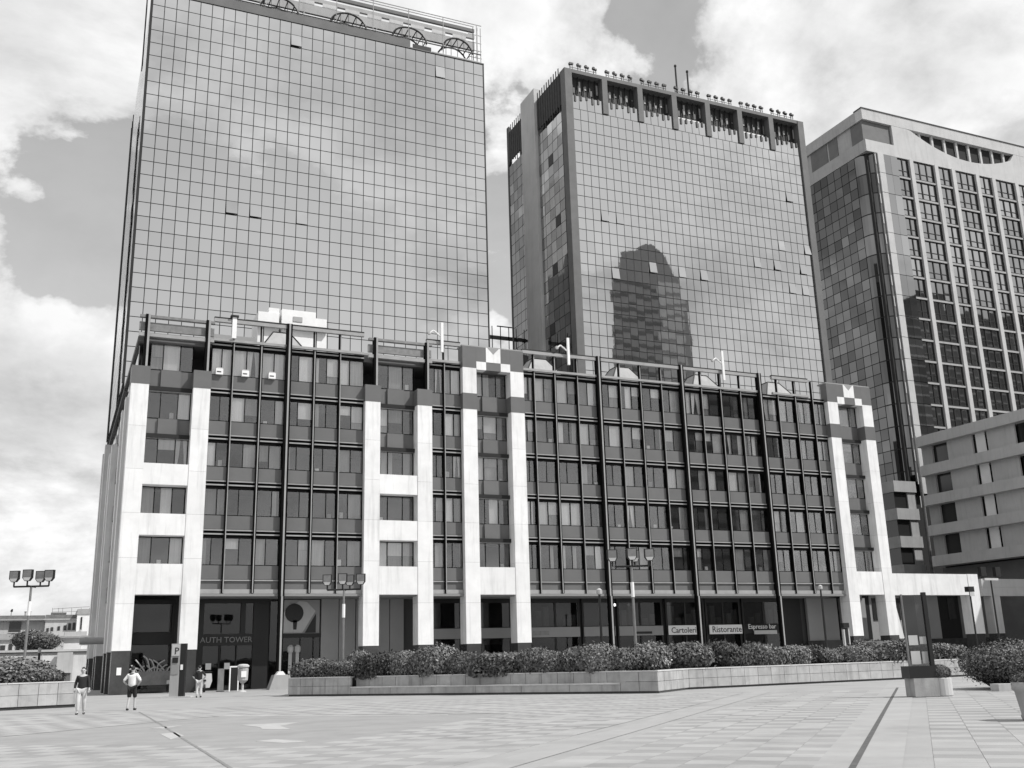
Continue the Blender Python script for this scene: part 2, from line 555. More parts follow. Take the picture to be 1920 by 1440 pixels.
def bay(x0, x1, top=True):
    for k in range(5):
        z, zt = FL[k], FL[k + 1]
        P('spandrel_panel', OB, x0, x1, GY, GY + 0.12, z + 0.2, z + 1.2, 'dark_panel')
        P('ledge', OB, x0, x1, GY - 0.10, GY + 0.1, z + 0.07, z + 0.16, 'metal_light')
        P('head_strip', OB, x0, x1, GY - 0.08, GY + 0.1, zt - 0.22, zt - 0.12, 'metal_light')
        P('transom', OB, x0, x1, GY - 0.02, GY + 0.11, zt - 0.12, zt + 0.06, 'black_frame')  # black strip colours in the shade under the ledge above
        P('head_panel', OB, x0, x1, GY, GY + 0.12, zt - 0.42, zt - 0.22, 'black_frame')
        dn = (.44, .54, .52, .68, .85)[k] - (.10 if x0 > 43 else 0)
        window(x0, x1, z + 1.2, zt - 0.42, GY, split=RN.choice((0.42, 0.5, 0.5, 0.58)), dens=dn, light=(.3, .35, .5, .5, .75)[k] - (.12 if x0 > 50 else 0))
    P('fascia_panel', OB, x0, x1, GY + 0.02, GY + 0.14, 7.12, 7.71, 'dark_panel')
    P('ledge', OB, x0, x1, GY - 0.12, GY + 0.14, 6.80, 7.12, 'metal_light')
def mullion(x, w, y, z0, z1, name='mullion', stripe=.45, off=.04):  # black body and pale stripe paint in shaded side and lit face
    m = MB()
    m.box(-w / 2, w / 2, 0, GY - 0.01 - y, 0, z1 - z0, 1)
    if stripe:
        m.box(w * off, w * (off + stripe), -.012, -.001, 0, z1 - z0, 0)
    put(name, m.mesh(name, ['metal_light', 'black_frame']), OB, (x, y, z0))
def section(xs, heavy, z1=27.6):
    for a, b in zip(xs[:-1], xs[1:]):
        bay(round(a + 0.02, 3), round(b - 0.02, 3))
    for i, x in enumerate(xs[1:-1]):
        if any(abs(x - h) < 0.2 for h in heavy):
            mullion(x, 0.44, 77.1, 6.6, z1 + 0.25, 'column_casing', .30, -.10)
            mm = MB().box(-0.2, 0.2, 0, 0.4, 0, 6.6, 1).box(-.04, .10, -.012, -.001, 0, 6.6, 0)  # shaded sides and lit face again put into black and pale colour
            put('column', mm.mesh('column', ['metal_light', 'black_frame']), OB, (x, 77.0, 0))
        else:
            mullion(x, 0.24 if i % 2 else 0.17, 77.34, 6.85, z1, 'mullion', .32 if i % 2 else .36, -.12 if i % 2 else .1)
XL = [9.65, 11.25, 13.4, 15.5, 17.6, 19.65, 21.7]
XM = [27.0, 28.55, 30.1]
XR = [35.7, 36.9, 38.95, 41.15, 43.3, 45.5, 47.7, 49.9, 52.1, 54.3, 56.5, 58.75, 61.0, 63.2, 65.35, 67.45, 69.05]
section(XL, [15.5])
section(XM, [])
section(XR, [43.3, 52.1, 61.0])
# pillar pairs
def pillar(x0, x1, z0, z1):
    P('pillar_core', OB, x0 + 0.02, x1 - 0.02, 77.02, 78.28, z0, z1, 'concrete_dark')
    n = max(1, round((z1 - z0) / 3.2))
    h = (z1 - z0) / n
    for i in range(n):
        P('cladding_panel', OB, x0, x1, 77.0, 78.3, z0 + i * h + 0.006, z0 + (i + 1) * h - 0.006, 'white_cladding')
for X, nm in PAIRS:
    a0, a1, b0, b1 = X, X + 1.25, X + 4.4, X + 5.65
    for p, q in ((a0, a1), (b0, b1)):
        P('pillar_base', OB, p + 0.03, q - 0.03, 77.03, 78.27, 0.0, 2.9, 'dark_stone')
        pillar(p, q, 2.9, 22.0)
        P('pillar_cap', OB, p - 0.03, q + 0.03, 76.97, 78.3, 22.0, 23.35, 'dark_panel')
    nx0, nx1 = a1 + 0.0, b0 - 0.0
    NY = 78.05
    white = [(14.55, 16.1), (10.9, 12.45), (6.72, 8.87)] if nm in 'AB' else [(6.72, 8.9)]
    for z0, z1 in white:
        P('white_spandrel', OB, nx0 + 0.006, nx1 - 0.006, 77.04, 78.2, z0, z1, 'white_cladding')
    for k in range(5):
        z, zt = FL[k], FL[k + 1]
        zb = z + 1.2
        if nm in 'AB' and k < 3:
            zb, zt2 = ((8.87, 10.9), (12.45, 14.55), (16.1, 18.2))[k]
        else:
            zt2 = zt - (0.3 if k < 4 else 0.15)
            if k == 0:
                zb = 8.9
            if not (nm in 'AB' and k < 3) and k > 0:
                lo_ = (18.2 if nm in 'AB' and k == 3 else FL[k] - 0.3)
                # bay-window spandrel in three facets
                if k < 4 or True:
                    hh0, hh1 = (lo_, zb) if k < 4 else (21.75, 23.4)
                    w3 = (nx1 - nx0)
                    P('spandrel_panel', OB, nx0 + 0.01, nx0 + w3 * .27, NY + 0.02, NY + 0.12, hh0, hh1, 'dark_panel')
                    P('spandrel_panel', OB, nx0 + w3 * .27 + .01, nx0 + w3 * .73 - .01, NY - 0.16, NY + 0.1, hh0, hh1, 'dark_panel')
                    P('spandrel_panel', OB, nx0 + w3 * .73, nx1 - 0.01, NY + 0.02, NY + 0.12, hh0, hh1, 'dark_panel')
                    P('ledge', OB, nx0 + 0.01, nx1 - 0.01, NY - 0.2, NY + 0.1, hh0 - 0.06, hh0, 'metal_light')
                    zb = hh1
        window(round(nx0 + 0.02, 3), round(nx1 - 0.02, 3), zb, zt2, NY, lights=3, dens=0.55)
        if zt2 < 18.3 and nm in 'AB':
            pass
    if nm in 'AB':
        for p, q in ((a0, a1), (b0, b1)):        # open steel uprights over the caps
            mullion((p + q) / 2 + 0.25, 0.34, 77.1, 23.35, 27.45, 'upright')
        P('roof_beam', OB, a0 + 0.3, b1 + 0.1, 77.15, 77.5, 25.72, 25.98, 'metal_light')
        P('roof_beam', OB, a0 + 0.3, b1 + 0.1, 77.4, 77.6, 26.25, 26.9, 'steel')
        P('roof_beam', OB, a0 + 0.3, b1 + 0.1, 77.15, 77.5, 27.2, 27.4, 'steel')
    else:                                         # patterned head of white and dark panels
        for p, q in ((a0, a1), (b0, b1)):
            pillar(p, q, 23.35, 25.6)
        P('roof_beam', OB, a0, b1, 77.1, 78.3, 27.5, 27.62, 'metal_light')
        fy0, fy1 = 77.0, 77.9
        c0, c1 = X + 2.15, X + 3.5
        P('head_tile', OB, a0, a1, fy0, fy1, 25.6, 27.5, 'dark_panel')
        P('head_tile', OB, b0, b1, fy0, fy1, 25.6, 27.5, 'dark_panel')
        P('head_tile', OB, a1 + .005, c0 - .005, fy0, fy1, 26.2, 27.5, 'dark_panel')
        P('head_tile', OB, c1 + .005, b0 - .005, fy0, fy1, 26.2, 27.5, 'dark_panel')
        P('head_tile', OB, a1 + .005, c0 - .005, fy0 - .02, fy1, 25.48, 26.19, 'white_cladding')
        P('head_tile', OB, c1 + .005, b0 - .005, fy0 - .02, fy1, 25.48, 26.19, 'white_cladding')
        P('head_tile', OB, c0, c1, fy0, fy1, 25.48, 26.19, 'dark_panel')
        cm = (c0 + c1) / 2
        MB().prism([(c0, fy0 - .02, 26.2), (c1, fy0 - .02, 26.2), (c1, fy0 - .02, 27.5), (c1 - .12, fy0 - .02, 27.5), (cm, fy0 - .02, 26.92), (c0 + .12, fy0 - .02, 27.5), (c0, fy0 - .02, 27.5)], (0, 0.9, 0)).build('notched_tile', 'white_cladding', OB)
        MB().prism([(c0 + .12, fy0 + .05, 27.49), (cm, fy0 + .05, 26.95), (c1 - .12, fy0 + .05, 27.49)], (0, 0.5, 0)).build('notch_backing', 'grey_panel', OB)
# attic frame along the roof edge
for x0, x1 in ((9.7, 21.6), (27.0, 30.0), (35.8, 61.3), (62.6, 67.0)):
    P('roof_beam', OB, x0, x1, 77.2, 77.5, 27.45, 27.72, 'metal_light')
    P('roof_beam', OB, x0, x1, 77.22, 77.52, 27.72, 27.84, 'metal_dark')
    P('roof_beam', OB, x0, x1, 77.24, 77.5, 25.92, 26.12, 'metal_light')
# rear attic wall with small windows, and roof lights
P('attic_wall', OB, 22.0, 33.5, 84.0, 84.3, 25.86, 28.2, 'grey_panel')
P('attic_wall', OB, 10.0, 14.0, 84.0, 84.3, 25.86, 28.6, 'grey_panel')
for xa in (10.5, 12.4, 22.6, 25.2, 27.6, 30.2):
    P('attic_window', OB, xa, xa + 1.5, 83.93, 83.99, 26.9, 28.0, 'window_dark')
P('attic_wall', OB, 48.5, 50.0, 84.0, 84.3, 25.86, 28.4, 'grey_panel')
P('attic_wall', OB, 57.8, 60.6, 84.0, 84.3, 25.86, 28.4, 'grey_panel')
for xc in (15.5, 38.95, 47.7, 56.5, 65.3):
    m = MB()
    b = [(xc - 2.15, 79.0), (xc + 2.15, 79.0), (xc + 2.15, 83.0), (xc - 2.15, 83.0)]
    t = [(xc - 0.7, 80.4), (xc + 0.7, 80.4), (xc + 0.7, 81.6), (xc - 0.7, 81.6)]
    zb, zt = 25.86, 28.1
    i = len(m.v)
    m.v += [(x, y, zb) for x, y in b] + [(x, y, zt) for x, y in t]
    for k in range(4):
        j = (k + 1) % 4
        m.f.append((k, j, 4 + j, 4 + k)); m.m.append(0)
    m.f.append((4, 5, 6, 7)); m.m.append(0)
    rl = m.build('roof_light', 'concrete', OB)
    e = MB()
    for k in range(4):
        e.tube((*b[k], zb), (*t[k], zt), 0.06)
        j = (k + 1) % 4
        e.tube((*t[k], zt), (*t[j], zt), 0.06)
    e.build('roof_light_rib', 'metal_dark', rl)
# ground floor: back wall set in under the overhang
BY = 80.6
def backpanel(x0, x1, m='grey_panel', z0=0.0, z1=6.6):
    P('wall_panel', OB, x0 + .015, x1 - .015, BY, BY + 0.3, z0, z1, m)
for a, b in ((19.35, 20.75), (20.78, 22.1), (22.15, 24.9), (24.93, 26.1), (66.9, 68.9), (68.93, 70.6), (71.0, 74.2)):
    backpanel(a, b)
P('wall_base', OB, 66.5, 74.3, BY - 0.2, BY - 0.01, 0, 2.6, 'dark_stone')
P('wall_panel', OB, 64.2, 66.4, BY + .4, BY + .58, 0, 6.6, 'metal_dark')
def shopfront(x0, x1, sign=None, n=2):
    P('shop_frame', OB, x0, x1, BY - .05, BY + .1, 6.25, 6.6, 'metal_dark')
    w = (x1 - x0) / n
    for i in range(n + 1):
        xc = min(max(x0 + i * w, x0 + .1), x1 - .1)
        P('shop_frame', OB, xc - 0.09, xc + 0.09, BY - .05, BY + .1, 0, 6.25, 'metal_dark')
    for i in range(n):
        P('shop_pane', OB, x0 + i * w + .1, x0 + (i + 1) * w - .1, BY, BY + .02, 4.25, 6.25, 'shop_glass')
        P('shop_pane', OB, x0 + i * w + .1, x0 + (i + 1) * w - .1, BY, BY + .02, 0.0, 3.35, 'shop_glass')
    if sign:
        P('sign_band', OB, x0 + .1, x1 - .1, BY - .16, BY - .06, 3.38, 4.2, sign)
    else:
        P('sign_band', OB, x0 + .1, x1 - .1, BY - .02, BY + .06, 3.38, 4.2, 'metal_dark')
shopfront(5.3, 8.4, None, 1)
shopfront(28.0, 31.1, 'grey_panel', 1)
shopfront(32.6, 35.6, 'grey_panel', 1)
shopfront(37.3, 42.1, 'grey_panel', 2)
shopfront(42.3, 45.6, 'grey_panel', 1)
shopfront(45.8, 50.5, 'grey_panel', 2)
shopfront(50.8, 55.0, None, 2)
shopfront(55.1, 59.0, None, 2)
shopfront(59.2, 64.1, None, 2)
def sign(name, label, x0, x1, z0, z1, body, size, fg='black_paint', bgm='paper'):
    t = thing(name, label, 'sign', ((x0 + x1) / 2, BY - .2, z0))
    P('board', t, x0, x1, BY - .27, BY - .19, z0, z1, bgm)
    o = text('lettering', body, size, (x0 + .25, BY - .275, z0 + (z1 - z0) * 0.2), fg, t)
    return t
def mesh_text(name, body, size, loc, m, parent, ext=0.02):
    cu = bpy.data.curves.new('tmp', 'FONT')
    cu.body = body; cu.size = size; cu.extrude = ext; cu.resolution_u = 2
    tmp = bpy.data.objects.new('tmp', cu)
    me = bpy.data.meshes.new_from_object(tmp)
    bpy.data.objects.remove(tmp)
    me.materials.clear()
    me.materials.append(MT[m])
    return put(name, me, parent, loc, (math.pi / 2, 0, 0))
text = lambda name, body, size, loc, m, parent: mesh_text(name, body, size, loc, m, parent)
sign('shop_sign', 'white shop sign with dark lettering left of the middle steel column', 50.9, 54.3, 3.38, 4.2, 'Cartoleria', 0.72)
sign('shop_sign', 'white shop sign with dark lettering right of the middle steel column', 55.3, 58.9, 3.38, 4.2, 'Ristorante', 0.78)
t = thing('shop_sign', 'open white letters over a pale strip at the right end shop', 'sign', (61.2, BY - .2, 3.4))
P('strip', t, 60.3, 62.9, BY - .22, BY - .14, 3.3, 3.65, 'concrete_pale')
text('lettering', 'Espresso bar', 0.62, (59.6, BY - .25, 3.8), 'paper', t)
for xa_, za_ in ((45.4, 5.9), (47.3, 5.95)):
    MB().lathe(xa_, 80.2, [(.02, za_), (.11, za_ + .05), (.11, za_ + .2), (.05, za_ + .26)], 10).build('ceiling_lamp', 'lamp_glow', OB)
for xa_ in (38.0, 40.6, 46.4, 48.6, 51.4, 53.2, 55.8, 57.6, 60.2, 62.4):
    for k_ in range(2):
        P('shop_display', OB, xa_ + k_ * .7, xa_ + k_ * .7 + .5, BY + .2, BY + .5, 4.3, 4.9 + .35 * ((k_ + int(xa_)) % 4), ('grey_panel', 'curtain', 'concrete')[(int(xa_ * 3) + k_) % 3])
P('dark_logo', OB, 47.4, 49.2, BY - .19, BY - .165, 3.52, 3.72, 'black_paint')
P('dark_logo', OB, 37.5, 39.0, BY - .19, BY - .165, 3.55, 3.9, 'steel')
# main entrance
P('entrance_frame', OB, 9.9, 15.25, BY - .3, BY, 6.3, 6.6, 'black_paint')
P('entrance_frame', OB, 14.1, 15.25, BY - .3, BY, 0.0, 6.29, 'black_paint')
P('entrance_frame', OB, 9.9, 10.45, BY - .3, BY, 0.0, 6.29, 'black_paint')
P('entrance_frame', OB, 13.15, 13.5, BY - .3, BY, 4.05, 6.29, 'black_paint')
P('entrance_frame', OB, 10.46, 14.09, BY - .28, BY, 3.2, 4.04, 'black_paint')
P('entrance_pane', OB, 10.46, 13.14, BY - .12, BY - .1, 4.05, 6.29, 'shop_glass')
P('entrance_pane', OB, 13.51, 14.09, BY - .12, BY - .1, 4.05, 6.29, 'shop_glass')
for xa in (10.46, 11.7, 12.95):
    P('entrance_door', OB, xa, xa + 1.15, BY - .12, BY - .1, 0.02, 3.19, 'shop_glass')
    P('door_frame', OB, xa - .04, xa + .04, BY - .16, BY - .06, 0.02, 3.19, 'metal_dark')
for xa, za in ((10.75, 1.5), (12.1, 1.5)):
    P('door_notice', OB, xa, xa + .4, BY - .15, BY - .135, za, za + .45, 'paper')
text('lettering', 'AUTH TOWER', 0.58, (10.25, BY - .31, 3.42), 'steel', OB)
# glazed corner with round logo, and door with curved handles
P('glass_panel', OB, 15.4, 16.25, BY, BY + .03, 0.1, 6.5, 'shop_glass')
P('glass_panel', OB, 16.35, 19.25, BY + .1, BY + .13, 4.0, 6.55, 'grey_panel')
P('entrance_frame', OB, 16.3, 19.3, BY - .1, BY + .12, 3.7, 3.98, 'metal_dark')
P('glass_panel', OB, 16.35, 19.25, BY, BY + .03, 0.1, 3.69, 'shop_glass')
lg = MB()
lg.prism([(17.25 + .72 * math.cos(t_), BY + .05, 5.55 + .72 * math.sin(t_)) for t_ in [i * math.pi / 12 for i in range(24)]], (0, 0.04, 0))
lg.prism([(17.15, BY + .05, 5.0), (17.5, BY + .05, 5.0), (17.45, BY + .05, 4.3), (17.2, BY + .05, 4.3)], (0, 0.04, 0))
lg.build('round_logo', 'black_paint', OB)
MB().prism([(16.4, BY + .06, 4.05), (17.9, BY + .06, 4.05), (18.9, BY + .06, 5.7), (18.2, BY + .06, 6.4), (17.6, BY + .06, 6.45), (16.4, BY + .06, 5.6)], (0, 0.035, 0)).build('logo_field', 'concrete_pale', OB)
MB().prism([(18.1, BY + .045, 4.05), (18.95, BY + .045, 4.05), (18.95, BY + .045, 5.5)], (0, 0.05, 0)).build('logo_wedge', 'black_paint', OB)
for xs_ in (17.0, 17.55):
    m = MB()
    m.box(xs_ - .13, xs_ + .13, BY - .06, BY - .03, 1.0, 2.6)
    m.lathe(xs_, BY - .045, [(.2, 2.6), (.24, 2.75), (.24, 3.0), (.1, 3.15)], 10)
    m.build('curved_handle', 'concrete_pale', OB)
# planter box with cactus in the left shop window
# left flank (seen almost edge on)
for y0, y1, h in ((81.5, 82.7, 22.0), (86.0, 87.2, 22.0), (100.0, 101.3, 22.0), (104.4, 105.6, 22.0), (117.0, 118.4, 25.4), (122.4, 123.8, 25.4)):
    P('flank_pillar', OB, 3.92, 4.9, y0, y1, 2.9, h, 'white_cladding')
    P('pillar_base', OB, 3.95, 4.88, y0 + .02, y1 - .02, 0, 2.9, 'dark_stone')
for k in range(5):
    for y0, y1 in ((78.35, 81.45), (82.75, 85.95), (87.25, 99.95), (101.35, 104.35), (105.65, 116.95), (118.45, 122.35)):
        P('spandrel_panel', OB, 4.4, 4.55, y0, y1, FL[k] - .2, FL[k] + 1.2, 'dark_panel')
        P('flank_pane', OB, 4.45, 4.5, y0, y1, FL[k] + 1.2, FL[k + 1] - .2, 'mirror_dark')
P('flank_wall', OB, 4.5, 4.85, 78.35, 123.4, 0, 7.4, 'concrete')
MB().tube((2.3, 92.0, 4.0), (4.4, 92.0, 4.0), 0.28, n=10).build('flank_pipe', 'concrete', OB)
# white beams and piers running on to the right of the block
AR = thing('portal_frame', 'white beam on pillars joined to the right end of the low block', 'portal', (80.5, 77, 0))
P('beam', AR, 74.72, 84.6, 77.05, 78.2, 6.68, 8.75, 'white_cladding')
P('pillar', AR, 84.62, 86.0, 77.0, 78.25, 2.88, 8.76, 'white_cladding')
P('pillar_base', AR, 84.65, 85.97, 77.03, 78.2, 0, 2.88, 'dark_stone')
AR2 = thing('portal_frame', 'pale jointed portal behind the double headed lamp at the right edge', 'portal', (92, 77.8, 0))
P('beam', AR2, 87.1, 106, 77.6, 78.6, 6.62, 7.5, 'concrete_pale')
P('beam', AR2, 87.1, 106, 77.6, 78.6, 7.51, 8.35, 'concrete_pale')
for xa in (88.2, 96.4, 104.0):
    P('pillar', AR2, xa, xa + 1.25, 77.62, 78.6, 4.9, 6.61, 'concrete_pale')
    P('pillar', AR2, xa, xa + 1.25, 77.62, 78.6, 2.88, 4.89, 'concrete_pale')
    P('pillar_base', AR2, xa + .03, xa + 1.22, 77.65, 78.57, 0, 2.88, 'dark_stone')
# rooms seen below the portals
RW = thing('rear_lobby', 'shaded grey lobby wall with dark doors behind the white portal', 'building', (82, 86, 0))
for a, b, m_ in ((75.5, 77.3, 'concrete_dark'), (77.35, 79.2, 'metal_dark'), (79.25, 81.0, 'grey_panel'), (81.05, 83.5, 'grey_panel'), (83.55, 85.6, 'metal_dark'), (85.65, 89.0, 'grey_panel'), (89.05, 92.0, 'metal_dark'), (92.05, 96.0, 'concrete_dark')):
    P('wall_panel', RW, a, b, 85.5, 85.9, 2.6, 7.4, m_)
P('wall_base', RW, 75.5, 96, 85.4, 85.95, 0, 2.59, 'dark_stone')
P('canopy', RW, 75.0, 99.0, 84.8, 90, 7.41, 7.9, 'soffit')
for xa in (76.0, 79.6, 82.4, 90.3):
    P('window', RW, xa, xa + 1.0, 85.42, 85.49, 4.6, 6.9, 'window_dark')
MB().prism([(81.3, 85.0, 2.7), (83.1, 85.0, 2.7), (82.2, 85.0, 7.2)], (0, .3, 0)).build('white_fin', 'white_cladding', RW)
# ================================================================ glass towers
def tower_panes(parent, cells, y, mname, name='pane', axis='y', limit=300, jit=0.0011, opened=()):
    """cells: (a0, a1, z0, z1) rectangles on a plane; the nearest become objects, the rest one mesh"""
    vis = sorted(cells, key=lambda c: (math.hypot(c[0], y) if axis == 'y' else math.hypot(y, c[0])) + 1.0 * c[2])
    near, far = vis[:limit], vis[limit:]
    ms = {}
    for i, (a0, a1, z0, z1) in enumerate(near):
        w, h = round(a1 - a0, 3), round(z1 - z0, 3)
        if (w, h) not in ms:
            b = MB()
            if axis == 'y':
                b.box(-w / 2, w / 2, -0.02, 0.02, -h / 2, h / 2)
            else:
                b.box(-0.02, 0.02, -w / 2, w / 2, -h / 2, h / 2)
            ms[(w, h)] = b.mesh(name, mname)
        loc = ((a0 + a1) / 2, y, (z0 + z1) / 2) if axis == 'y' else (y, (a0 + a1) / 2, (z0 + z1) / 2)
        rt = (RN.gauss(0, jit), 0, RN.gauss(0, jit)) if axis == 'y' else (0, RN.gauss(0, jit), RN.gauss(0, jit))
        put(name, ms[(w, h)], parent, loc, rt)
    if far:
        b = MB()
        for a0, a1, z0, z1 in far:
            t1, t2 = RN.gauss(0, jit), RN.gauss(0, jit)
            w, h = (a1 - a0) / 2, (z1 - z0) / 2
            q = []
            for sa, sz in ((-1, -1), (1, -1), (1, 1), (-1, 1)):
                d = sa * w * t1 + sz * h * t2
                if axis == 'y':
                    q.append(((a0 + a1) / 2 + sa * w, y - 0.02 + d, (z0 + z1) / 2 + sz * h))
                else:
                    q.append((y - 0.02 + d, (a0 + a1) / 2 - sa * w, (z0 + z1) / 2 + sz * h))
            b.quad(*q)
        o = b.build(name + 's', mname, parent)
        o['kind'] = 'stuff'
def tilted(parent, a0, a1, z0, z1, y, ang, mname):
    """a top-hung pane pushed open at the bottom, with the dark opening behind it"""
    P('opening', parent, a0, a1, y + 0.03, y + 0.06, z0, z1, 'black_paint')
    w, h = a1 - a0, z1 - z0
    key = ('open_pane', round(w, 3), round(h, 3))
    if key not in BC:
        BC[key] = MB().box(-w / 2, w / 2, -0.02, 0.02, -h, 0).mesh('open_pane', mname)
    put('open_pane', BC[key], parent, ((a0 + a1) / 2, y - 0.03, z1), (-ang, 0, 0))

# ---- left tower: one flat mirror wall
T1 = thing('glass_tower', 'broad flat mirror glass tower with steel arches along its roof', 'tower', (21.5, 92, 26))
MB().box(4.15, 38.85, 92.10, 119.5, 25.9, 65.4).build('body', 'metal_dark', T1)
nc, rh, z_top = 31, 1.392, 65.45
cw = (38.88 - 4.2) / nc
gp = 0.036
cells = []
OPEN1 = {(7, 15): .10, (9, 15): .09, (13, 15): .05, (12, 1): .09, (26, 1): .05}
for i in range(nc):
    for j in range(29):
        x0, z1 = 4.2 + i * cw, z_top - j * rh
        c = (round(x0 + gp, 3), round(x0 + cw - gp, 3), round(z1 - rh + gp, 3), round(z1 - gp, 3))
        if (i, j) in OPEN1:
            tilted(T1, *c, 92.0, OPEN1[(i, j)] * 1.9, 'mirror_pane')
        else:
            cells.append(c)
tower_panes(T1, cells, 92.0, 'mirror_pane')
for i in range(nc + 1):
    x = 4.2 + i * cw
    P('mullion', T1, x - .03, x + .03, 92.0, 92.09, 25.9, 65.45, 'black_paint')
for j in range(29):
    z = z_top - j * rh
    P('transom', T1, 4.2, 38.88, 92.015, 92.088, z - .03, z + .03, 'black_paint')
P('corner_post', T1, 4.0, 4.19, 91.9, 92.3, 25.9, 65.5, 'black_paint')
P('corner_post', T1, 38.89, 39.0, 91.93, 92.3, 25.9, 65.5, 'metal_dark')
P('coping', T1, 4.0, 39.0, 91.9, 92.4, 65.5, 65.62, 'concrete_dark')
cells = [(92.4 + 1.35 * i + .04, 92.4 + 1.35 * (i + 1) - .04, 25.9 + 1.392 * j + .04, 25.9 + 1.392 * (j + 1) - .04) for i in range(20) for j in range(28)]
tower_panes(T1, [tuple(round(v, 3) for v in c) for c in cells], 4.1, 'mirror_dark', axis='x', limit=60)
P('side_wall', T1, 38.86, 38.95, 92.35, 119.4, 25.9, 65.4, 'concrete')
# roof steelwork
P('parapet_screen', T1, 8, 30.6, 92.45, 92.55, 65.63, 66.9, 'concrete_dark')
P('parapet_screen', T1, 33.2, 38.8, 92.6, 92.7, 65.63, 66.2, 'concrete_pale')
P('parapet_screen', T1, 30.9, 33.0, 92.45, 92.55, 65.63, 66.5, 'louvre')
P('parapet_rail', T1, 5, 38.9, 92.4, 92.5, 66.95, 67.05, 'metal_dark')
for xc in (9.5, 16.5, 23.8, 30.6, 36.2):
    m = MB()
    r = 1.95 if xc < 33 else 1.75
    for y in (92.75, 94.6):
        m.path([(xc + r * math.cos(t_), y, 67.0 + 1.6 * math.sin(t_)) for t_ in [math.pi * i / 14 for i in range(15)]], 0.10, 5)
    for i in range(1, 14, 2):
        t_ = math.pi * i / 14
        a = (xc + r * math.cos(t_), 67.0 + 1.6 * math.sin(t_))
        m.tube((a[0], 92.75, a[1]), (a[0], 94.6, a[1]), 0.06, n=4)
        m.tube((a[0], 92.75, a[1]), (a[0], 92.75, 65.7), 0.035, n=4)
    m.build('roof_arch', 'metal_dark', T1)
m = MB()
for i in range(9):
    x = 6.5 + i * 4.0
    m.tube((x, 92.7, 65.6), (x, 92.7, 70.9), 0.05, n=4)
    m.tube((x, 93.2, 67.0), (x + 1.2, 95.0, 69.3), 0.05, n=4)
m.tube((6.5, 92.7, 70.9), (39.1, 92.7, 70.9), 0.05, n=4)
m.tube((6.5, 95.4, 72.6), (39.3, 95.4, 72.6), 0.05, n=4)
for i in range(6):
    x = 33.4 + i * 1.0
    m.tube((x, 93.2, 65.7), (x + .9, 95.5, 67.6), 0.05, n=4)
for x in (38.2, 38.7, 39.1):
    m.tube((x, 93.0, 66.0), (x, 93.0, 70.8), 0.05, n=4)
for z in (66.9, 67.8, 68.8, 69.8):
    m.tube((37.6, 93.0, z), (39.2, 93.0, z), 0.04, n=4)
m.build('roof_frame', 'steel', T1)
P('roof_girder', T1, 8, 39.2, 95.0, 95.3, 69.2, 70.3, 'concrete')
P('roof_girder', T1, 8, 39.2, 95.0, 95.3, 70.75, 71.2, 'concrete')
P('roof_girder', T1, 8, 39.2, 95.0, 95.3, 71.6, 72.0, 'concrete_dark')
for i in range(12):
    P('girder_plate', T1, 9 + i * 2.5, 10.6 + i * 2.5, 94.95, 94.99, 70.32, 70.73, 'concrete_pale')
P('plant_room', T1, 10, 37, 101, 115, 65.5, 68.4, 'concrete_pale')
# steel ladders hung outside the left edge
for yy, z0, z1, w in ((106.0, 24, 59.5, 1.5), (93.4, 58, 66.5, .5)):
    lad = thing('access_ladder', 'tall thin steel ladder frame down the rear left edge of the tower' if w > 1 else 'short dark ladder at the top left corner of the tower', 'ladder', (3.7, yy, z0))
    for dy in (0, w, w * 2):
        MB().tube((3.75, yy + dy, z0), (3.75, yy + dy, z1), 0.05, n=5).build('rail', 'metal_dark', lad)
    n = int((z1 - z0) / 1.15)
    for i in range(n):
        z = z0 + .6 + i * 1.15
        MB().tube((3.75, yy, z), (3.75, yy + 2 * w, z), 0.035, n=4).build('rung', 'metal_dark', lad)

# ---- second tower with piers round its crown
T2 = thing('glass_tower', 'mirror glass tower with dark corner piers and a row of spotlights on top', 'tower', (66, 92, 26))
X0, X1 = 49.0, 83.35
MB().box(X0 + .1, X1 - .1, 92.12, 108.0, 25.9, 62.3).build('body', 'metal_dark', T2)
MB().box(X0 + .9, X1 - .9, 94.2, 106.5, 62.3, 66.0).build('crown_core', 'concrete_dark', T2)
P('corner_pier', T2, X0, X0 + .92, 91.75, 92.9, 25.9, 67.4, 'concrete_dark')
P('corner_pier', T2, X1 - .9, X1, 91.75, 92.9, 25.9, 67.4, 'concrete_dark')
gx0, gx1 = X0 + .95, X1 - .93
nc2 = 33
cw2 = (gx1 - gx0) / nc2
OPEN2 = {(3, 9): .13, (5, 9): .05, (4, 14): .13, (16, 13): .14, (9, 13): .16, (24, 11): .08, (27, 11): .15, (31, 11): .14, (30, 4): .14, (28, 9): .05, (32, 9): .12, (31, 13): .1, (29, 13): .1, (13, 13): .06}
cells = []
for i in range(nc2):
    for j in range(26):
        x0, z1 = gx0 + i * cw2, 62.45 - j * 1.358
        c = (round(x0 + gp, 3), round(x0 + cw2 - gp, 3), round(z1 - 1.358 + gp, 3), round(z1 - gp, 3))
        if (i, j) in OPEN2:
            tilted(T2, *c, 92.0, OPEN2[(i, j)], 'mirror_pane')
        else:
            cells.append(c)
tower_panes(T2, cells, 92.0, 'mirror_pane', jit=0.0014)
for i in range(nc2 + 1):
    P('mullion', T2, gx0 + i * cw2 - .028, gx0 + i * cw2 + .028, 92.0, 92.1, 25.9, 62.45, 'black_paint')
for j in range(26):
    P('transom', T2, gx0, gx1, 92.015, 92.098, 62.45 - j * 1.358 - .028, 62.45 - j * 1.358 + .028, 'black_paint')
PX = [X0 + .46] + [X0 + .46 + 4.79 * k for k in range(1, 7)] + [X1 - .45]
for k in range(1, 7):
    P('crown_pier', T2, PX[k] - .35, PX[k] + .35, 91.8, 92.9, 62.5, 67.0, 'concrete_dark')
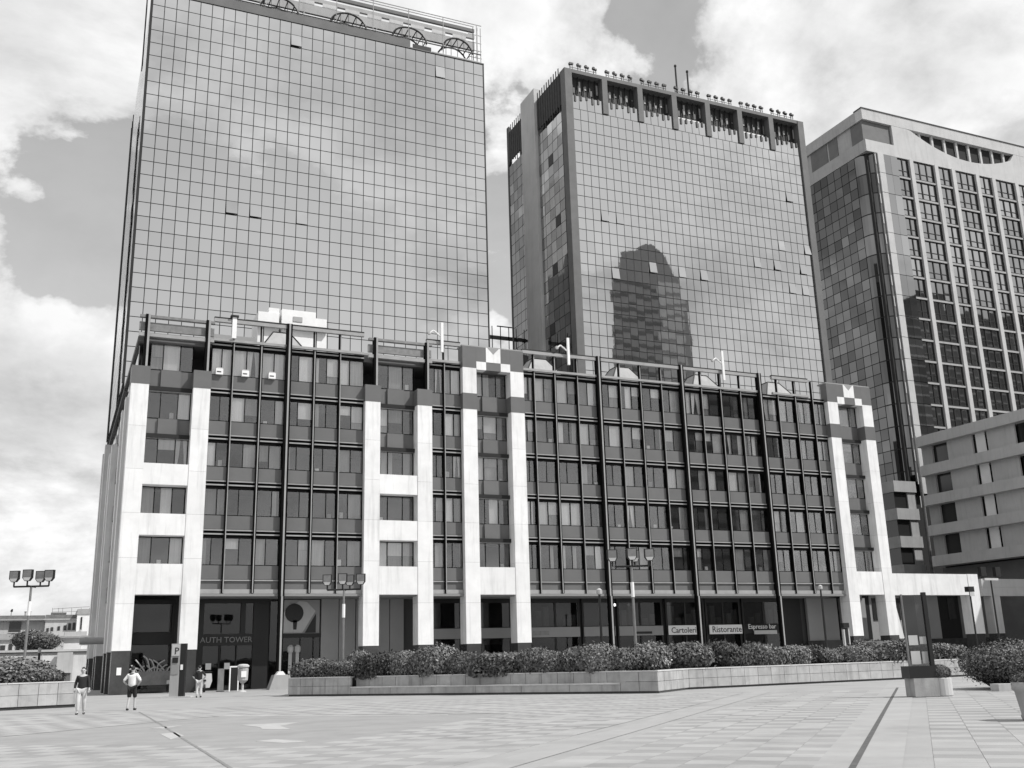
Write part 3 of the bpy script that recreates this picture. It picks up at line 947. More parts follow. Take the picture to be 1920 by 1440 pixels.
P('crown_beam', T2, X0, X1, 91.82, 93.1, 67.0, 67.45, 'concrete_dark')
for k in range(7):
    a, b = PX[k] + .5, PX[k + 1] - .5
    P('crown_louvre', T2, PX[k], PX[k + 1], 92.75, 92.9, 64.2, 66.99, 'louvre')
    n = 5
    for i in range(n):
        x = a + (b - a) * (i + .5) / n
        P('crown_strut', T2, x - .05, x + .05, 92.5, 92.6, 62.5, 66.98, 'metal_dark')
        P('crown_slat', T2, x + .12, x + .34, 92.6, 92.7, 64.9 + .3 * ((i + k) % 3), 65.6 + .45 * ((i * 2 + k) % 3), ('concrete_dark', 'grey_panel', 'steel')[(i + k) % 3])
        P('crown_bracket', T2, x - .12, x + .10, 91.9, 92.0, 63.4 + .2 * ((i * 7 + k * 3) % 3), 64.2, 'metal_dark')
    for i in range(4):
        w4 = (b - a + .2) / 4
        P('crown_pane', T2, a - .1 + i * w4 + .03, a - .1 + (i + 1) * w4 - .03, 92.0, 92.04, 62.5, 64.15, 'mirror_pane')
    if k in (3, 5):
        P('crown_light', T2, a + .3, b - .4, 92.4, 92.45, 64.3, 64.55, 'white_paint')
# left flank: glazing, concrete stair shaft, glazing
for y0, y1 in ((93.0, 99.3), (103.3, 107.9)):
    n = round((y1 - y0) / 1.3)
    w = (y1 - y0) / n
    cells = []
    for i in range(n):
        for j in range(26):
            z1 = 62.45 - j * 1.358
            c = (round(y0 + i * w + .03, 3), round(y0 + (i + 1) * w - .03, 3), round(z1 - 1.358 + .03, 3), round(z1 - .03, 3))
            if y0 < 95 and (i, j) in ((2, 3), (1, 9), (2, 13), (3, 18)):
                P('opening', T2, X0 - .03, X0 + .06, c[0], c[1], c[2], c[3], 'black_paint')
                continue
            cells.append(c)
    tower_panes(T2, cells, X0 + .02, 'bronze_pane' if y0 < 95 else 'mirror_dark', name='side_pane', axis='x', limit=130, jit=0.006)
    P('side_louvre', T2, X0 - .02, X0 + .12, y0, y1, 63.2, 67.3, 'louvre')
    for i in range(n * 2):
        P('side_bracket', T2, X0 - .06, X0 - .02, y0 + (i + .3) * w / 2, y0 + (i + .62) * w / 2, 62.4 + .25 * (i % 3), 68.1, 'louvre')
P('corner_pier', T2, X0 - .02, X0 + .3, 107.9, 108.4, 25.9, 68.2, 'metal_dark')
P('stair_shaft', T2, X0 - .35, X0 + .8, 99.35, 103.25, 25.9, 68.9, 'concrete_pale')
# rooftop rail of spotlights and masts: each set of four lamps is one thing
for k in range(7):
    a, b = PX[k] + .5, PX[k] + 3.6
    sp = thing('spotlight_row', ('first', 'second', 'third', 'fourth', 'fifth', 'sixth', 'seventh')[k] + ' row of small spotlights from the left along the roof edge of the second tower', 'spotlights', (a, 92.2, 67.45), 'spotlight rows on the second tower')
    for i in range(4):
        x = a + (b - a) * i / 3
        m = MB().tube((x, 92.2, 67.45), (x, 92.2, 68.4), 0.05, n=5)
        m.tube((x + .32, 92.2, 67.45), (x + .32, 92.2, 68.35), 0.035, n=4)
        m.build('stand', 'metal_dark', sp)
        dz_ = RN.uniform(-.06, .06)
        MB().box(x - .14, x + .10, 92.0, 92.3, 68.22 + dz_, 68.5 + dz_).box(x + .16, x + .40, 92.05, 92.3, 68.2 - dz_, 68.42 - dz_).build('spotlight', 'metal_dark', sp)
    MB().tube((a, 92.3, 68.0), (b + .5, 92.3, 68.0), 0.03, n=4).build('cable_rail', 'metal_dark', sp)
for x, h, lb in ((64.9, 71.6, 'left of the two thin masts on the second tower'), (66.6, 71.2, 'right of the two thin masts on the second tower')):
    t = thing('mast', lb, 'mast', (x, 92.6, 67.45))
    MB().tube((x, 92.6, 67.45), (x, 92.6, h), 0.11, n=8).build('pole', 'black_paint', t)
    MB().lathe(x, 92.6, [(.08, h), (.16, h + .05), (.16, h + .25), (.05, h + .35)], 8).build('tip', 'black_paint', t)

# ---- third tower with pale ribs
T3 = thing('ribbed_tower', 'tower at the right with pale vertical ribs and a lens shaped roof opening', 'tower', (125, 105, 0))
MB().box(107.5, 175, 105.6, 140, 0, 81.0).build('body', 'interior', T3)
def arcpts(cx, cy, r, a0, a1, n):
    return [(cx + r * math.cos(a0 + (a1 - a0) * i / n), cy + r * math.sin(a0 + (a1 - a0) * i / n)) for i in range(n + 1)]
# crown
P('crown_beam', T3, 106.95, 172, 104.9, 106.4, 79.8, 81.6, 'concrete_pale')
P('crown_coping', T3, 106.85, 172, 104.8, 106.5, 81.6, 81.75, 'metal_dark')
P('crown_beam', T3, 106.95, 108.4, 106.41, 125, 79.8, 81.6, 'concrete')
P('crown_beam', T3, 106.95, 108.4, 104.98, 125, 74.45, 76.4, 'concrete')
pts = [(107.0, 104.92, 74.45), (172, 104.92, 74.45), (172, 104.92, 79.79), (139.0, 104.92, 79.79)]
lens = []
for i in range(25):
    t_ = i / 24
    x = 139.0 - t_ * (139.0 - 114.5)
    u = (x - 128.5) / 12.2
    z = 76.55 + 3.24 * (abs(u) ** 2.0 if abs(u) < 1 else 1)
    lens.append((x, 104.92, min(z, 79.79)))
pts += lens[1:]
pts += [(112.7, 104.92, 79.79), (112.7, 104.92, 76.4), (107.0, 104.92, 76.4)]
MB().prism(pts, (0, 0.9, 0)).build('crown_face', 'concrete_pale', T3)
P('crown_louvre', T3, 107.05, 112.6, 105.3, 105.5, 76.41, 79.79, 'concrete_dark')
P('crown_louvre', T3, 114.0, 139.4, 105.95, 106.1, 76.0, 79.79, 'concrete_dark')
for i in range(9):
    x = 116.2 + i * 2.6
    P('crown_fin', T3, x - .2, x + .2, 105.3, 105.9, 76.0, 79.79, 'concrete_pale')
for y0, y1 in ((105.5, 107.9), (111, 113.0), (113.4, 117.2)):
    P('crown_louvre', T3, 107.2, 107.3, y0, y1, 76.41, 79.79, 'concrete_dark')
P('crown_wall', T3, 107.3, 107.5, 105.4, 125, 76.4, 79.8, 'concrete')
# front: ribs, floor bands and windows
ribs = [115.65]
w_ = [4.75 + .38, 3.55, 5.1, 3.7]
x = 115.65
for i in range(14):
    x += (5.15, 3.6)[i % 2]
    ribs.append(x)
ribs = [r for r in ribs if r < 170]
for r in ribs:
    P('rib', T3, r - .37, r + .37, 104.7, 105.5, 20, 74.44, 'concrete_pale')
zr = [74.4 - 3.26 * k for k in range(17)]
segs = [(112.9, 115.2, 2)]
for a, b in zip(ribs[:-1], ribs[1:]):
    segs.append((a + .44, b - .44, 3 if b - a > 4.5 else 2))
segs = [s for s in segs if s[0] < 152]
wm = {}
for a, b, n in segs:
    for j, zt in enumerate(zr):
        if zt < 24:
            continue
        w, h = round(b - a, 2), 3.26
        if (w, n) not in wm:
            fr, gl_ = MB(), MB()
            fr.box(0, w, .02, .3, -h, -h + .34).box(0, w, 0, .2, -.1, 0)
            for c in range(n + 1):
                xc = min(max(w * c / n, .08), w - .08)
                fr.box(xc - .08, xc + .08, .03, .25, -h + .34, -.1)
            fr.box(0, w, .06, .22, -h + 1.2, -h + 1.29)
            gl_ = [((w * c / n + .08, w * (c + 1) / n - .08), zz) for c in range(n) for zz in ((-h + .34, -h + 1.2), (-h + 1.29, -.1))]
            wm[(w, n)] = (fr.mesh('window', 'metal_dark'), gl_)
        fm_, gl_ = wm[(w, n)]
        wn = put('window', fm_, T3, (a, 105.0, zt))
        m = MB()
        for (p, q), (z0, z1) in gl_:
            t1, t2 = RN.gauss(0, .004), RN.gauss(0, .004)
            hw, hh = (q - p) / 2, (z1 - z0) / 2
            m.quad(*[((p + q) / 2 + sa * hw, .14 + sa * hw * t1 + sz * hh * t2, (z0 + z1) / 2 + sz * hh) for sa, sz in ((-1, -1), (1, -1), (1, 1), (-1, 1))])
        put('panes', m.mesh('panes', 'bronze_pane'), wn, (a, 105.0, zt))
        if j > 0:
            P('floor_band', T3, a, b, 104.86, 105.0, zt - .16, zt + .12, 'concrete')
# rounded corner
ct = arcpts(109.6, 107.6, 2.6, math.pi, math.pi * 1.5, 8)
for j, zt in enumerate(zr):
    if zt < 24:
        continue
    m = MB()
    for (xa, ya), (xb, yb) in zip(ct[:-1], ct[1:]):
        m.quad((xa, ya, zt - 3.18), (xb, yb, zt - 3.18), (xb, yb, zt - .08), (xa, ya, zt - .08))
    m.build('curved_pane', 'dark_reflect_pane', T3)
    m = MB()
    for (xa, ya), (xb, yb) in zip(ct[:-1], ct[1:]):
        m.quad((xa - .02, ya - .02, zt - .08), (xb - .02, yb - .02, zt - .08), (xb - .02, yb - .02, zt + .08), (xa - .02, ya - .02, zt + .08))
    m.build('curved_transom', 'metal_dark', T3)
    P('corner_panel', T3, 108.95, 110.1, 104.75, 104.98, zt - 3.22, zt - 0.04, 'concrete_pale')
    P('corner_panel', T3, 110.13, 111.5, 104.85, 105.1, zt - 3.22, zt - .04, 'bronze_pane')
    P('corner_panel', T3, 111.53, 112.88, 104.85, 105.1, zt - 3.22, zt - .04, 'bronze_pane')
P('corner_slot', T3, 108.45, 108.9, 104.95, 105.2, 24, 74.4, 'concrete_dark')
for j, zt in enumerate(zr):
    P('slot_light', T3, 108.45, 108.62, 104.86, 104.9, zt - 1.9, zt - .3, 'concrete_pale')
# left flank panes
cells = []
for i in range(8):
    for j in range(34):
        z1 = 74.4 - j * 1.63
        cells.append((round(107.65 + i * 1.55 + .05, 3), round(107.65 + (i + 1) * 1.55 - .05, 3), round(z1 - 1.63 + .05, 3), round(z1 - .05, 3)))
tower_panes(T3, cells, 107.0, 'dark_reflect_pane', name='side_pane', axis='x', jit=0.008)
MB().box(107.1, 107.6, 107.6, 121, 0, 74.4).build('flank_backing', 'metal_dark', T3)
# its podium, bands of concrete and dark windows
for k in range(4):
    z = 22.2 - k * 3.75
    P('podium_band', T3, 103.0, 106.95, 103.9, 110, z, z + 1.5, 'concrete')
    P('podium_recess', T3, 103.2, 106.9, 104.3, 110, z - 2.25, z - .01, 'window_dark')
    P('podium_panel', T3, 105.4, 106.85, 104.1, 104.29, z - 2.25, z - .01, 'concrete')
MB().tube((107.6, 103.6, 8), (107.6, 103.6, 30), 0.22, n=8).build('drain_pipe', 'steel', T3)

# ---- banded block at the right edge, facing left
BB = thing('banded_block', 'low office block at the right edge with wide concrete bands in shade', 'building', (100, 88, 0))
MB().box(102.2, 125, 55, 96.2, 0, 26.4).build('body', 'interior', BB)
for k in range(5):
    z1 = 27.84 - 3.79 * k
    m = MB()
    y1 = 96.6
    pr = [(100.0, 52.0), (100.0, y1 - .9), (100.25, y1 - .25), (100.9, y1), (104, y1), (104, 52.0)]
    m.prism([(a, b, z1 - 1.28) for a, b in pr], (0, 0, 1.28))
    m.build('band', 'concrete_pale', BB)
    if k == 4:
        break
    zb, zt = z1 - 3.79 + .0, z1 - 1.28
    y = 94.6
    P('end_wall', BB, 100.9, 101.2, 94.62, 96.3, zb, zt, 'concrete')
    pat = [(2.6, 'w'), (3.9, 'p'), (.45, 'd'), (1.4, 'l'), (.35, 'd'), (3.95, 'p'), (3.0, 'w'), (4.0, 'p'), (.45, 'd'), (1.4, 'l'), (.35, 'd'), (4.0, 'p'), (3.0, 'w'), (4.0, 'p')]
    for w, c in pat:
        if c == 'p':
            P('wall_panel', BB, 100.75, 101.0, y - w + .01, y - .01, zb, zt, 'concrete_pale')
        elif c == 'l':
            P('blind_panel', BB, 100.85, 100.9, y - w, y, zb, zt, 'white_paint')
        elif c == 'd':
            P('jamb', BB, 101.1, 101.2, y - w, y, zb, zt, 'black_paint')
        else:
            P('window', BB, 101.3, 101.4, y - w, y, zb, zt, 'window_dark')
        y -= w
P('arcade_wall', BB, 101.5, 102.1, 55, 96, 0, 11.2, 'concrete_dark')

# ---- bridge railing between the two glass towers, on the roof behind
RG = thing('roof_railing', 'dark roof railing with a solid band between the two glass towers', 'railing', (48, 112, 39))
MB().box(37, 60, 112.5, 120, 25.9, 39.0).build('plinth', 'concrete_pale', RG)
P('band', RG, 37, 60, 112.2, 112.3, 40.6, 41.1, 'concrete_dark')
for i in range(20):
    P('upright', RG, 37.5 + i * 1.15, 37.58 + i * 1.15, 112.1, 112.19, 39.0, 42.3, 'metal_dark')
P('top_rail', RG, 48.6, 60, 112.1, 112.25, 42.31, 42.42, 'metal_dark')

# ---- buildings behind the camera, seen only as reflections in the glass
RT = thing('curved_top_tower', 'grey tower with a curved top mirrored in the second glass tower', 'tower', (156, -62, 0))
MB().prism([(141.2, -60, 0), (142.5, -60, 112.8), (145.8, -60, 113.4), (146.2, -60, 118.3), (151, -60, 119.6), (157, -60, 122.6), (160.2, -60, 121.6), (163, -60, 118.5), (166, -60, 112.5), (168.3, -60, 105.5), (169.2, -60, 96), (169.8, -60, 86), (169.8, -60, 0)], (5.5, -9, 0)).build('body', 'grey_panel', RT)
for k in range(24):
    z = 20 + k * 3.8
    P('floor_band', RT, 142.6, 158.4, -59.98, -59.85, z, z + 1.2, 'concrete_dark')
    P('floor_band', RT, 158.6, 167.2, -59.98, -59.85, z, z + 2.6, 'concrete_pale')
RB = thing('broad_block', 'broad dark office slab mirrored in the lower front of the ribbed tower', 'building', (320, -62, 0))
MB().box(282, 420, -90, -62, 0, 128).build('body', 'concrete_dark', RB)
MB().box(296, 312, -85, -64, 128.01, 134).build('plant_room', 'concrete_dark', RB)
for k in range(30):
    z = 12 + k * 3.8
    P('floor_band', RB, 282.5, 419, -61.98, -61.8, z, z + .7, 'concrete')
# ================================================================ planters
def run(parent, p, q, z0, z1, thick, name, m, ln=0.85, back=0.0, gap=0.022, joint=True):
    """a row of cladding slabs from p to q; slab backs lie on the inner side (left of p->q)"""
    p, q = Vector((p[0], p[1], 0)), Vector((q[0], q[1], 0))
    d = q - p
    n = max(1, round(d.length / ln)) if joint else 1
    u = d.normalized()
    nr = Vector((-u.y, u.x, 0))
    w = d.length / n
    key = (name, round(w, 3), round(z1 - z0, 3), thick, m)
    if key not in BC:
        BC[key] = MB().box(-w / 2 + gap / 2, w / 2 - gap / 2, 0, thick, 0, z1 - z0).mesh(name, m)
    ang = math.atan2(u.y, u.x)
    for i in range(n):
        c = p + u * (w * (i + .5)) + nr * (back + RN.uniform(0, .006))
        put(name, BC[key], parent, (c.x, c.y, z0), (0, 0, ang))
def lerp(p, q, t):
    return (p[0] + (q[0] - p[0]) * t, p[1] + (q[1] - p[1]) * t)
PL = thing('stone_planter', 'long stone clad planter with a bench ledge in front of the office block', 'planter', (27, 46, 0))
A0, A1, A2, A3, A4 = (12.15, 57.84), (24.83, 40.34), (28.3, 43.15), (43.0, 44.3), (52.0, 45.0)
S1, S2 = lerp(A0, A1, .2), lerp(A0, A1, .915)
for p, q, back in ((A0, S1, 0), (S2, A1, 0), (A1, A2, 0), (A2, A3, 0), (A3, A4, 0)):
    run(PL, p, q, 0.10, 0.50, .14, 'cladding_slab', 'stone', back=back)
    run(PL, p, q, 0.515, 0.92, .14, 'cladding_slab', 'stone', back=back)
    run(PL, p, q, 0.0, 0.10, .10, 'toe', 'dark_stone', ln=99, back=back + .05)
    run(PL, p, q, 0.925, 0.98, .34, 'cap_slab', 'stone_cap', ln=1.7, back=back - .02)
run(PL, S1, S2, 0.10, 0.40, .5, 'bench_slab', 'stone', ln=2.6)
run(PL, S1, S2, 0.40, 0.46, .55, 'bench_top', 'stone_cap', ln=2.6, back=-.03)
run(PL, S1, S2, 0.0, 0.10, .4, 'toe', 'dark_stone', ln=99, back=.06)
run(PL, S1, S2, 0.46, 0.92, .14, 'cladding_slab', 'stone', back=.45)
run(PL, S1, S2, 0.925, 0.98, .34, 'cap_slab', 'stone_cap', ln=1.7, back=.43)
run(PL, (13.6, 62.0), A0, 0.10, 0.92, .14, 'cladding_slab', 'stone')
so_ = MB()
so_.prism([(13.1, 58.1, .05), (25.05, 41.45, .05), (28.1, 43.6, .05), (43, 44.55, .05), (52, 45.3, .05), (52, 50.5, .05), (29.5, 50.0, .05), (25.3, 46.0, .05), (17.0, 58.5, .05), (13.8, 61.8, .05)], (0, 0, .83))
so_.build('soil', 'soil', PL)
LP = thing('stone_planter', 'stone clad planter with shrubs at the left edge behind the walker', 'planter', (-2, 53.5, 0))
B0, B1 = (-6.0, 51.7), (1.42, 54.2)
run(LP, B0, B1, 0.14, 0.62, .14, 'cladding_slab', 'stone')
run(LP, B0, B1, 0.635, 1.13, .14, 'cladding_slab', 'stone')
run(LP, B0, B1, 0.0, 0.14, .1, 'toe', 'dark_stone', ln=99, back=.06)
run(LP, B0, B1, 1.135, 1.19, .34, 'cap_slab', 'stone_cap', ln=1.7, back=-.02)
run(LP, B1, (.3, 58.0), 0.14, 1.13, .14, 'cladding_slab', 'stone')
MB().prism([(-6, 51.95, .05), (1.25, 54.45, .05), (.1, 58, .05), (-7, 56, .05)], (0, 0, 1.0)).build('soil', 'soil', LP)

# ================================================================ shrubs
def leaves(n, shape, seed, size, mname):
    r = random.Random(seed)
    dirs = [(Vector((r.gauss(0, 1), r.gauss(0, 1), r.gauss(0.3, .8))).normalized(), r.uniform(-.16, .12)) for _ in range(18)]
    m = MB()
    pw = {'round': 2.3, 'box': 5.0, 'slant': 2.8}[shape]
    for _ in range(n):
        d = Vector((r.gauss(0, 1), r.gauss(0, 1), r.gauss(0, 1))).normalized()
        k = (abs(d.x) ** pw + abs(d.y) ** pw + abs(d.z) ** pw) ** (-1 / pw)
        for dd, a in dirs:
            c = d.dot(dd)
            if c > .55:
                k *= 1 + a * ((c - .55) / .45) ** 1.3
        k *= 1 - min(abs(r.gauss(0, .13)), .5)
        if r.random() < .07:
            k *= r.uniform(1.02, 1.22)
        p = d * k
        x, y, z = p.x, p.y, .5 + p.z * .5
        if z < 0.02:
            continue
        if shape == 'slant':
            z *= 1.0 - .24 * (x + 1)
        nrm = (d + Vector((r.gauss(0, .55), r.gauss(0, .55), r.gauss(.15, .55)))).normalized()
        a = nrm.orthogonal().normalized()
        a.rotate(Matrix.Rotation(r.uniform(0, 6.28), 3, nrm))
        b = nrm.cross(a)
        s = size * r.uniform(.7, 1.4)
        c = Vector((x, y, z))
        m.quad(c - a * s, c - b * s * .55, c + a * s, c + b * s * .55)
    return m.mesh('foliage', mname)
def core(shape, seed):
    r = random.Random(seed)
    m = MB()
    for _ in range(26):
        t_, q = r.uniform(0, 6.28), r.uniform(.25, .8)
        z = r.uniform(.35, .85)
        m.tube((0.25 * q * math.cos(t_), .25 * q * math.sin(t_), -.05), (q * math.cos(t_), q * math.sin(t_), z * (.9 if shape != 'slant' else .6)), .035, .012, n=4)
    prof = [(.45, .0), (.66, .2), (.68, .45), (.5, .66), (.2, .72)]
    if shape == 'slant':
        prof = [(.45, 0), (.6, .15), (.55, .35), (.3, .5), (.1, .55)]
    m.lathe(0, 0, prof, 10)
    return m.mesh('branches', 'twig')
SH = {}
for sh, mm, sd in (('round', 'leaf', 1), ('round', 'leaf_pale', 2), ('box', 'leaf', 3), ('box', 'leaf_dark', 4), ('slant', 'leaf_dark', 5), ('round', 'leaf_dark', 6), ('slant', 'leaf', 7)):
    SH[(sh, mm)] = (leaves(6500, sh, sd, .060, mm), core(sh, sd))
def shrub(x, y, hw, hd, z0, z1, shape, mm, label, rz=0.0, flowers=0):
    t = thing('shrub', label, 'shrub', (x, y, z0), 'shrubs in the planters')
    f, b = SH[(shape, mm)]
    put('foliage', f, t, (x, y, z0), (0, 0, rz), (hw, hd, z1 - z0))
    put('branches', b, t, (x, y, z0), (0, 0, rz), (hw, hd, z1 - z0))
    if flowers:
        r = random.Random(3)
        m = MB()
        for _ in range(flowers):
            a, e = r.uniform(3.3, 6.1), r.uniform(.2, 1.3)
            p = Vector((x + hw * math.cos(a) * math.cos(e * .6), y + hd * math.sin(a) * math.cos(e * .6), z0 + (z1 - z0) * (.25 + .6 * math.sin(e))))
            m.lathe(p.x, p.y, [(.01, p.z - .04), (.07, p.z), (.05, p.z + .04)], 6)
        m.build('flowers', 'petal', t)
    return t
HD = [(13.6, 57.97, 1.32, 2.00, 'round', 'leaf', 'rounded shrub at the left tip of the long planter'),
 (14.71, 56.43, 1.0, 1.78, 'box', 'leaf', 'low clipped square shrub, second from the left tip of the long planter'),
 (15.9, 56.6, 0.8, 2.28, 'round', 'leaf_pale', 'tall pale shrub behind the second shrub of the long planter'),
 (16.21, 54.37, 1.15, 2.10, 'box', 'leaf_dark', 'dark flat fronted clipped shrub left of the second white pillar pair'),
 (17.27, 52.9, 0.9, 2.16, 'round', 'leaf_pale', 'pale leafy shrub just right of the dark clipped one'),
 (18.33, 51.45, 1.26, 2.42, 'round', 'leaf_pale', 'tall domed shrub below the second white pillar pair'),
 (19.38, 49.99, 1.0, 2.10, 'round', 'leaf', 'mid height shrub right of the tall domed shrub'),
 (20.59, 48.32, 1.37, 2.04, 'box', 'leaf', 'wide clipped shrub below the patterned pillar pair'),
 (21.8, 46.65, 0.9, 2.12, 'round', 'leaf', 'rounded shrub right of the patterned pillar pair'),
 (22.4, 45.82, 0.97, 1.93, 'round', 'leaf_pale', 'low pale shrub above the end of the bench ledge'),
 (23.08, 44.88, 0.92, 2.10, 'round', 'leaf', 'shrub just left of the spiky shrub by the first right column'),
 (23.81, 43.88, 1.1, 2.24, 'round', 'leaf_pale', 'spiky topped pale shrub below the first right steel column'),
 (24.8, 43.3, 0.95, 2.04, 'round', 'leaf', 'shrub at the foot of the middle floodlight mast'),
 (26.2, 43.5, 1.2, 2.12, 'round', 'leaf_pale', 'flowering shrub with white blooms at the planter bend'),
 (29.1, 44.5, 1.35, 2.16, 'round', 'leaf', 'large rounded shrub right of the planter bend'),
 (30.6, 45.4, .7, 2.0, 'round', 'leaf_dark', 'narrow dark shrub left of the first slanting shrub'),
 (31.75, 44.7, 1.3, 2.42, 'slant', 'leaf_dark', 'dark shrub clipped to a slope left of the last steel column'),
 (34.2, 44.9, 1.3, 2.44, 'slant', 'leaf', 'second shrub clipped to a slope right of the dark one'),
 (36.0, 44.95, 1.0, 1.9, 'round', 'leaf_pale', 'low pale shrub right of the two slanting shrubs'),
 (37.3, 45.9, 1.1, 2.0, 'box', 'leaf_dark', 'dark flat topped shrub by the thin lamp post'),
 (38.6, 45.15, .95, 1.82, 'round', 'leaf', 'small round shrub right of the thin lamp post'),
 (40.5, 45.3, 1.15, 1.88, 'round', 'leaf_pale', 'pale low shrub below the last pillar pair'),
 (42.7, 45.6, 1.5, 2.1, 'box', 'leaf', 'wide smooth shrub left of the glass information totem'),
 (46.2, 45.9, 1.3, 1.95, 'box', 'leaf', 'wide clipped shrub right of the glass information totem'),
 (48.6, 46.4, 1.4, 1.85, 'round', 'leaf', 'low shrub at the right end of the long planter')]
for i, (x, y, hw, zt, sh, mm, lb) in enumerate(HD):
    shrub(x, y, hw * 1.03, hw * .92, .80, .8 + (zt - .8) * RN.uniform(.93, 1.03), sh, mm, lb, rz=((RN.uniform(-.4, .4) - (.95 if i < 13 else 0)) if sh != 'round' else RN.uniform(0, 6.28)) if sh != 'slant' else RN.uniform(-.15, .15), flowers=26 if 'white blooms' in lb else 0)
shrub(-1.6, 55.3, 1.9, 1.2, 1.0, 2.25, 'round', 'leaf_pale', 'broad pale shrub at the left edge of the picture', .4)
shrub(-.05, 55.5, .95, .9, 1.0, 1.85, 'round', 'leaf', 'small shrub right of the broad one in the left planter', .9)
BS = thing('clipped_bush', 'big dark bowl shaped bush on the ground at the right edge', 'bush', (34.6, 29.9, 0))
BF = leaves(15000, 'round', 21, .026, 'leaf')
put('foliage', BF, BS, (34.6, 29.9, .1), (0, 0, .3), (2.2, 1.9, 1.72))
put('branches', core('round', 21), BS, (34.6, 29.9, .08), None, (2.2, 1.9, 1.65))
kb = thing('kerb_stone', 'low pale kerb stone in front of the bowl shaped bush', 'kerb', (33.2, 28.2, 0))
MB().box(32.1, 34.4, 28.0, 28.7, 0, .26).rotz(-.42, (33.2, 28.3)).build('block', 'concrete_pale', kb)
pot = thing('round_pot', 'pale concrete pot cut by the right edge of the picture', 'pot', (20.1, 16.9, 0))
MB().lathe(20.12, 16.9, [(.33, 0), (.36, .1), (.34, .14), (.42, .62), (.47, .66), (.47, .82), (.40, .82), (.38, .72), (.05, .70)], 24).build('bowl', 'concrete', pot, True)
put('foliage', SH[('round', 'leaf')][0], pot, (20.12, 16.9, .68), None, (.42, .42, .35))

# ================================================================ lamps
def floodmast(x, y, ztop, label, heads, arm=0.95, z0=0.0):
    t = thing('floodlight_mast', label, 'street lamp', (x, y, z0))
    MB().tube((x, y, z0), (x, y, ztop - .2), .085, .06, n=10).build('pole', 'steel', t)
    MB().tube((x, y, ztop - 1.75), (x, y, ztop - 1.0), .09, n=10).build('sleeve', 'white_paint', t)
    ax = Vector((.915, -.403, 0))
    m = MB()
    c = Vector((x, y, ztop - .2))
    m.tube(c - ax * arm, c + ax * arm, .05, n=6)
    ay = Vector((.403, .915, 0))
    m.tube(c - ay * .5, c + ay * .5, .05, n=6)
    m.build('cross_arm', 'metal_dark', t)
    for du, dv in heads:
        p = c + ax * du + ay * dv
        h = MB()
        h.tube(p, p + Vector((0, 0, .3)), .045, n=6)
        h.build('bracket', 'metal_dark', t)
        b = MB()
        w = .26
        b.prism([(p.x - w, p.y - .1, p.z + .42), (p.x - w * .5, p.y - .1, p.z + .25), (p.x + w * .5, p.y - .1, p.z + .25), (p.x + w, p.y - .1, p.z + .42), (p.x + w, p.y - .1, p.z + .86), (p.x - w, p.y - .1, p.z + .86)], (0, .18, 0))
        b.rotz(-.41, (p.x, p.y))
        hd = b.build('floodlight', 'metal_dark', t)
        f = MB().box(p.x - w + .05, p.x + w - .05, p.y - .125, p.y - .102, p.z + .45, p.z + .82).rotz(-.41, (p.x, p.y))
        f.build('lens', 'steel', hd)
        f = MB().prism([(p.x - w * .8, p.y - .13, p.z + .44), (p.x - w * .45, p.y - .13, p.z + .27), (p.x + w * .45, p.y - .13, p.z + .27), (p.x + w * .8, p.y - .13, p.z + .44)], (0, .02, 0)).rotz(-.41, (p.x, p.y))
        f.build('lower_lens', 'concrete_pale', hd)
    return t
H4 = [(-.95, 0), (.95, 0), (0, -.5), (.25, .5)]
floodmast(-1.1, 62.0, 6.35, 'floodlight mast with four heads against the sky at the left', H4)
floodmast(15.1, 57.6, 5.9, 'floodlight mast before the grey wall left of the second pillar pair', H4)
floodmast(26.9, 45.6, 6.25, 'floodlight mast rising from the hedge at the middle of the block', H4, .85)
def post(x, y, ztop, label, kind):
    t = thing('lamp_post', label, 'street lamp', (x, y, 0))
    MB().tube((x, y, 0), (x, y, ztop), .075, .06, n=8).build('pole', 'metal_dark', t)
    if kind == 'box':
        MB().box(x - .3, x + .3, y - .2, y + .2, ztop - .1, ztop + .3).build('lamp_head', 'metal_dark', t)
        MB().box(x - .24, x + .24, y - .215, y - .202, ztop - .45, ztop - .12).build('lens', 'concrete_pale', t)
    elif kind == 'double':
        MB().box(x - .95, x + .95, y - .06, y + .06, ztop - .12, ztop - .02).build('cross_arm', 'metal_dark', t)
        MB().box(x - .75, x + .75, y - .1, y + .1, ztop - .3, ztop - .13).build('light_bar', 'concrete_pale', t)
        for s_ in (-1, 1):
            MB().box(x + s_ * .8 - .28, x + s_ * .8 + .28, y - .15, y + .15, ztop, ztop + .75).build('lamp_head', 'metal_dark', t)
    elif kind == 'cap':
        MB().lathe(x, y, [(.06, ztop - .25), (.15, ztop - .2), (.15, ztop), (.05, ztop + .08)], 10).build('lamp_head', 'concrete_pale', t)
post(51.2, 60.0, 6.2, 'thin dark lamp post before the grey panel wall by the last pillar pair', 'cap')
post(65.95, 60.0, 5.9, 'lamp post with a boxy head before the white portal', 'box')
post(68.4, 60.0, 7.0, 'lamp post with two heads on a bar by the right edge', 'double')
post(25.3, 46.2, 4.9, 'slim short lamp post left of the middle floodlight mast', 'cap')
bl = thing('marker_post', 'short black and white marker post in the hedge left of the last pillars', 'post', (53.1, 60, 0))
P('post', bl, 52.95, 53.25, 59.9, 60.1, 0, 3.2, 'black_paint')
P('edge_strip', bl, 52.84, 52.94, 59.9, 60.1, 0, 3.1, 'concrete_pale')
P('edge_strip', bl, 53.26, 53.36, 59.9, 60.1, 0, 3.1, 'concrete_pale')
P('cap', bl, 52.84, 53.36, 59.85, 60.15, 3.21, 3.55, 'metal_dark')

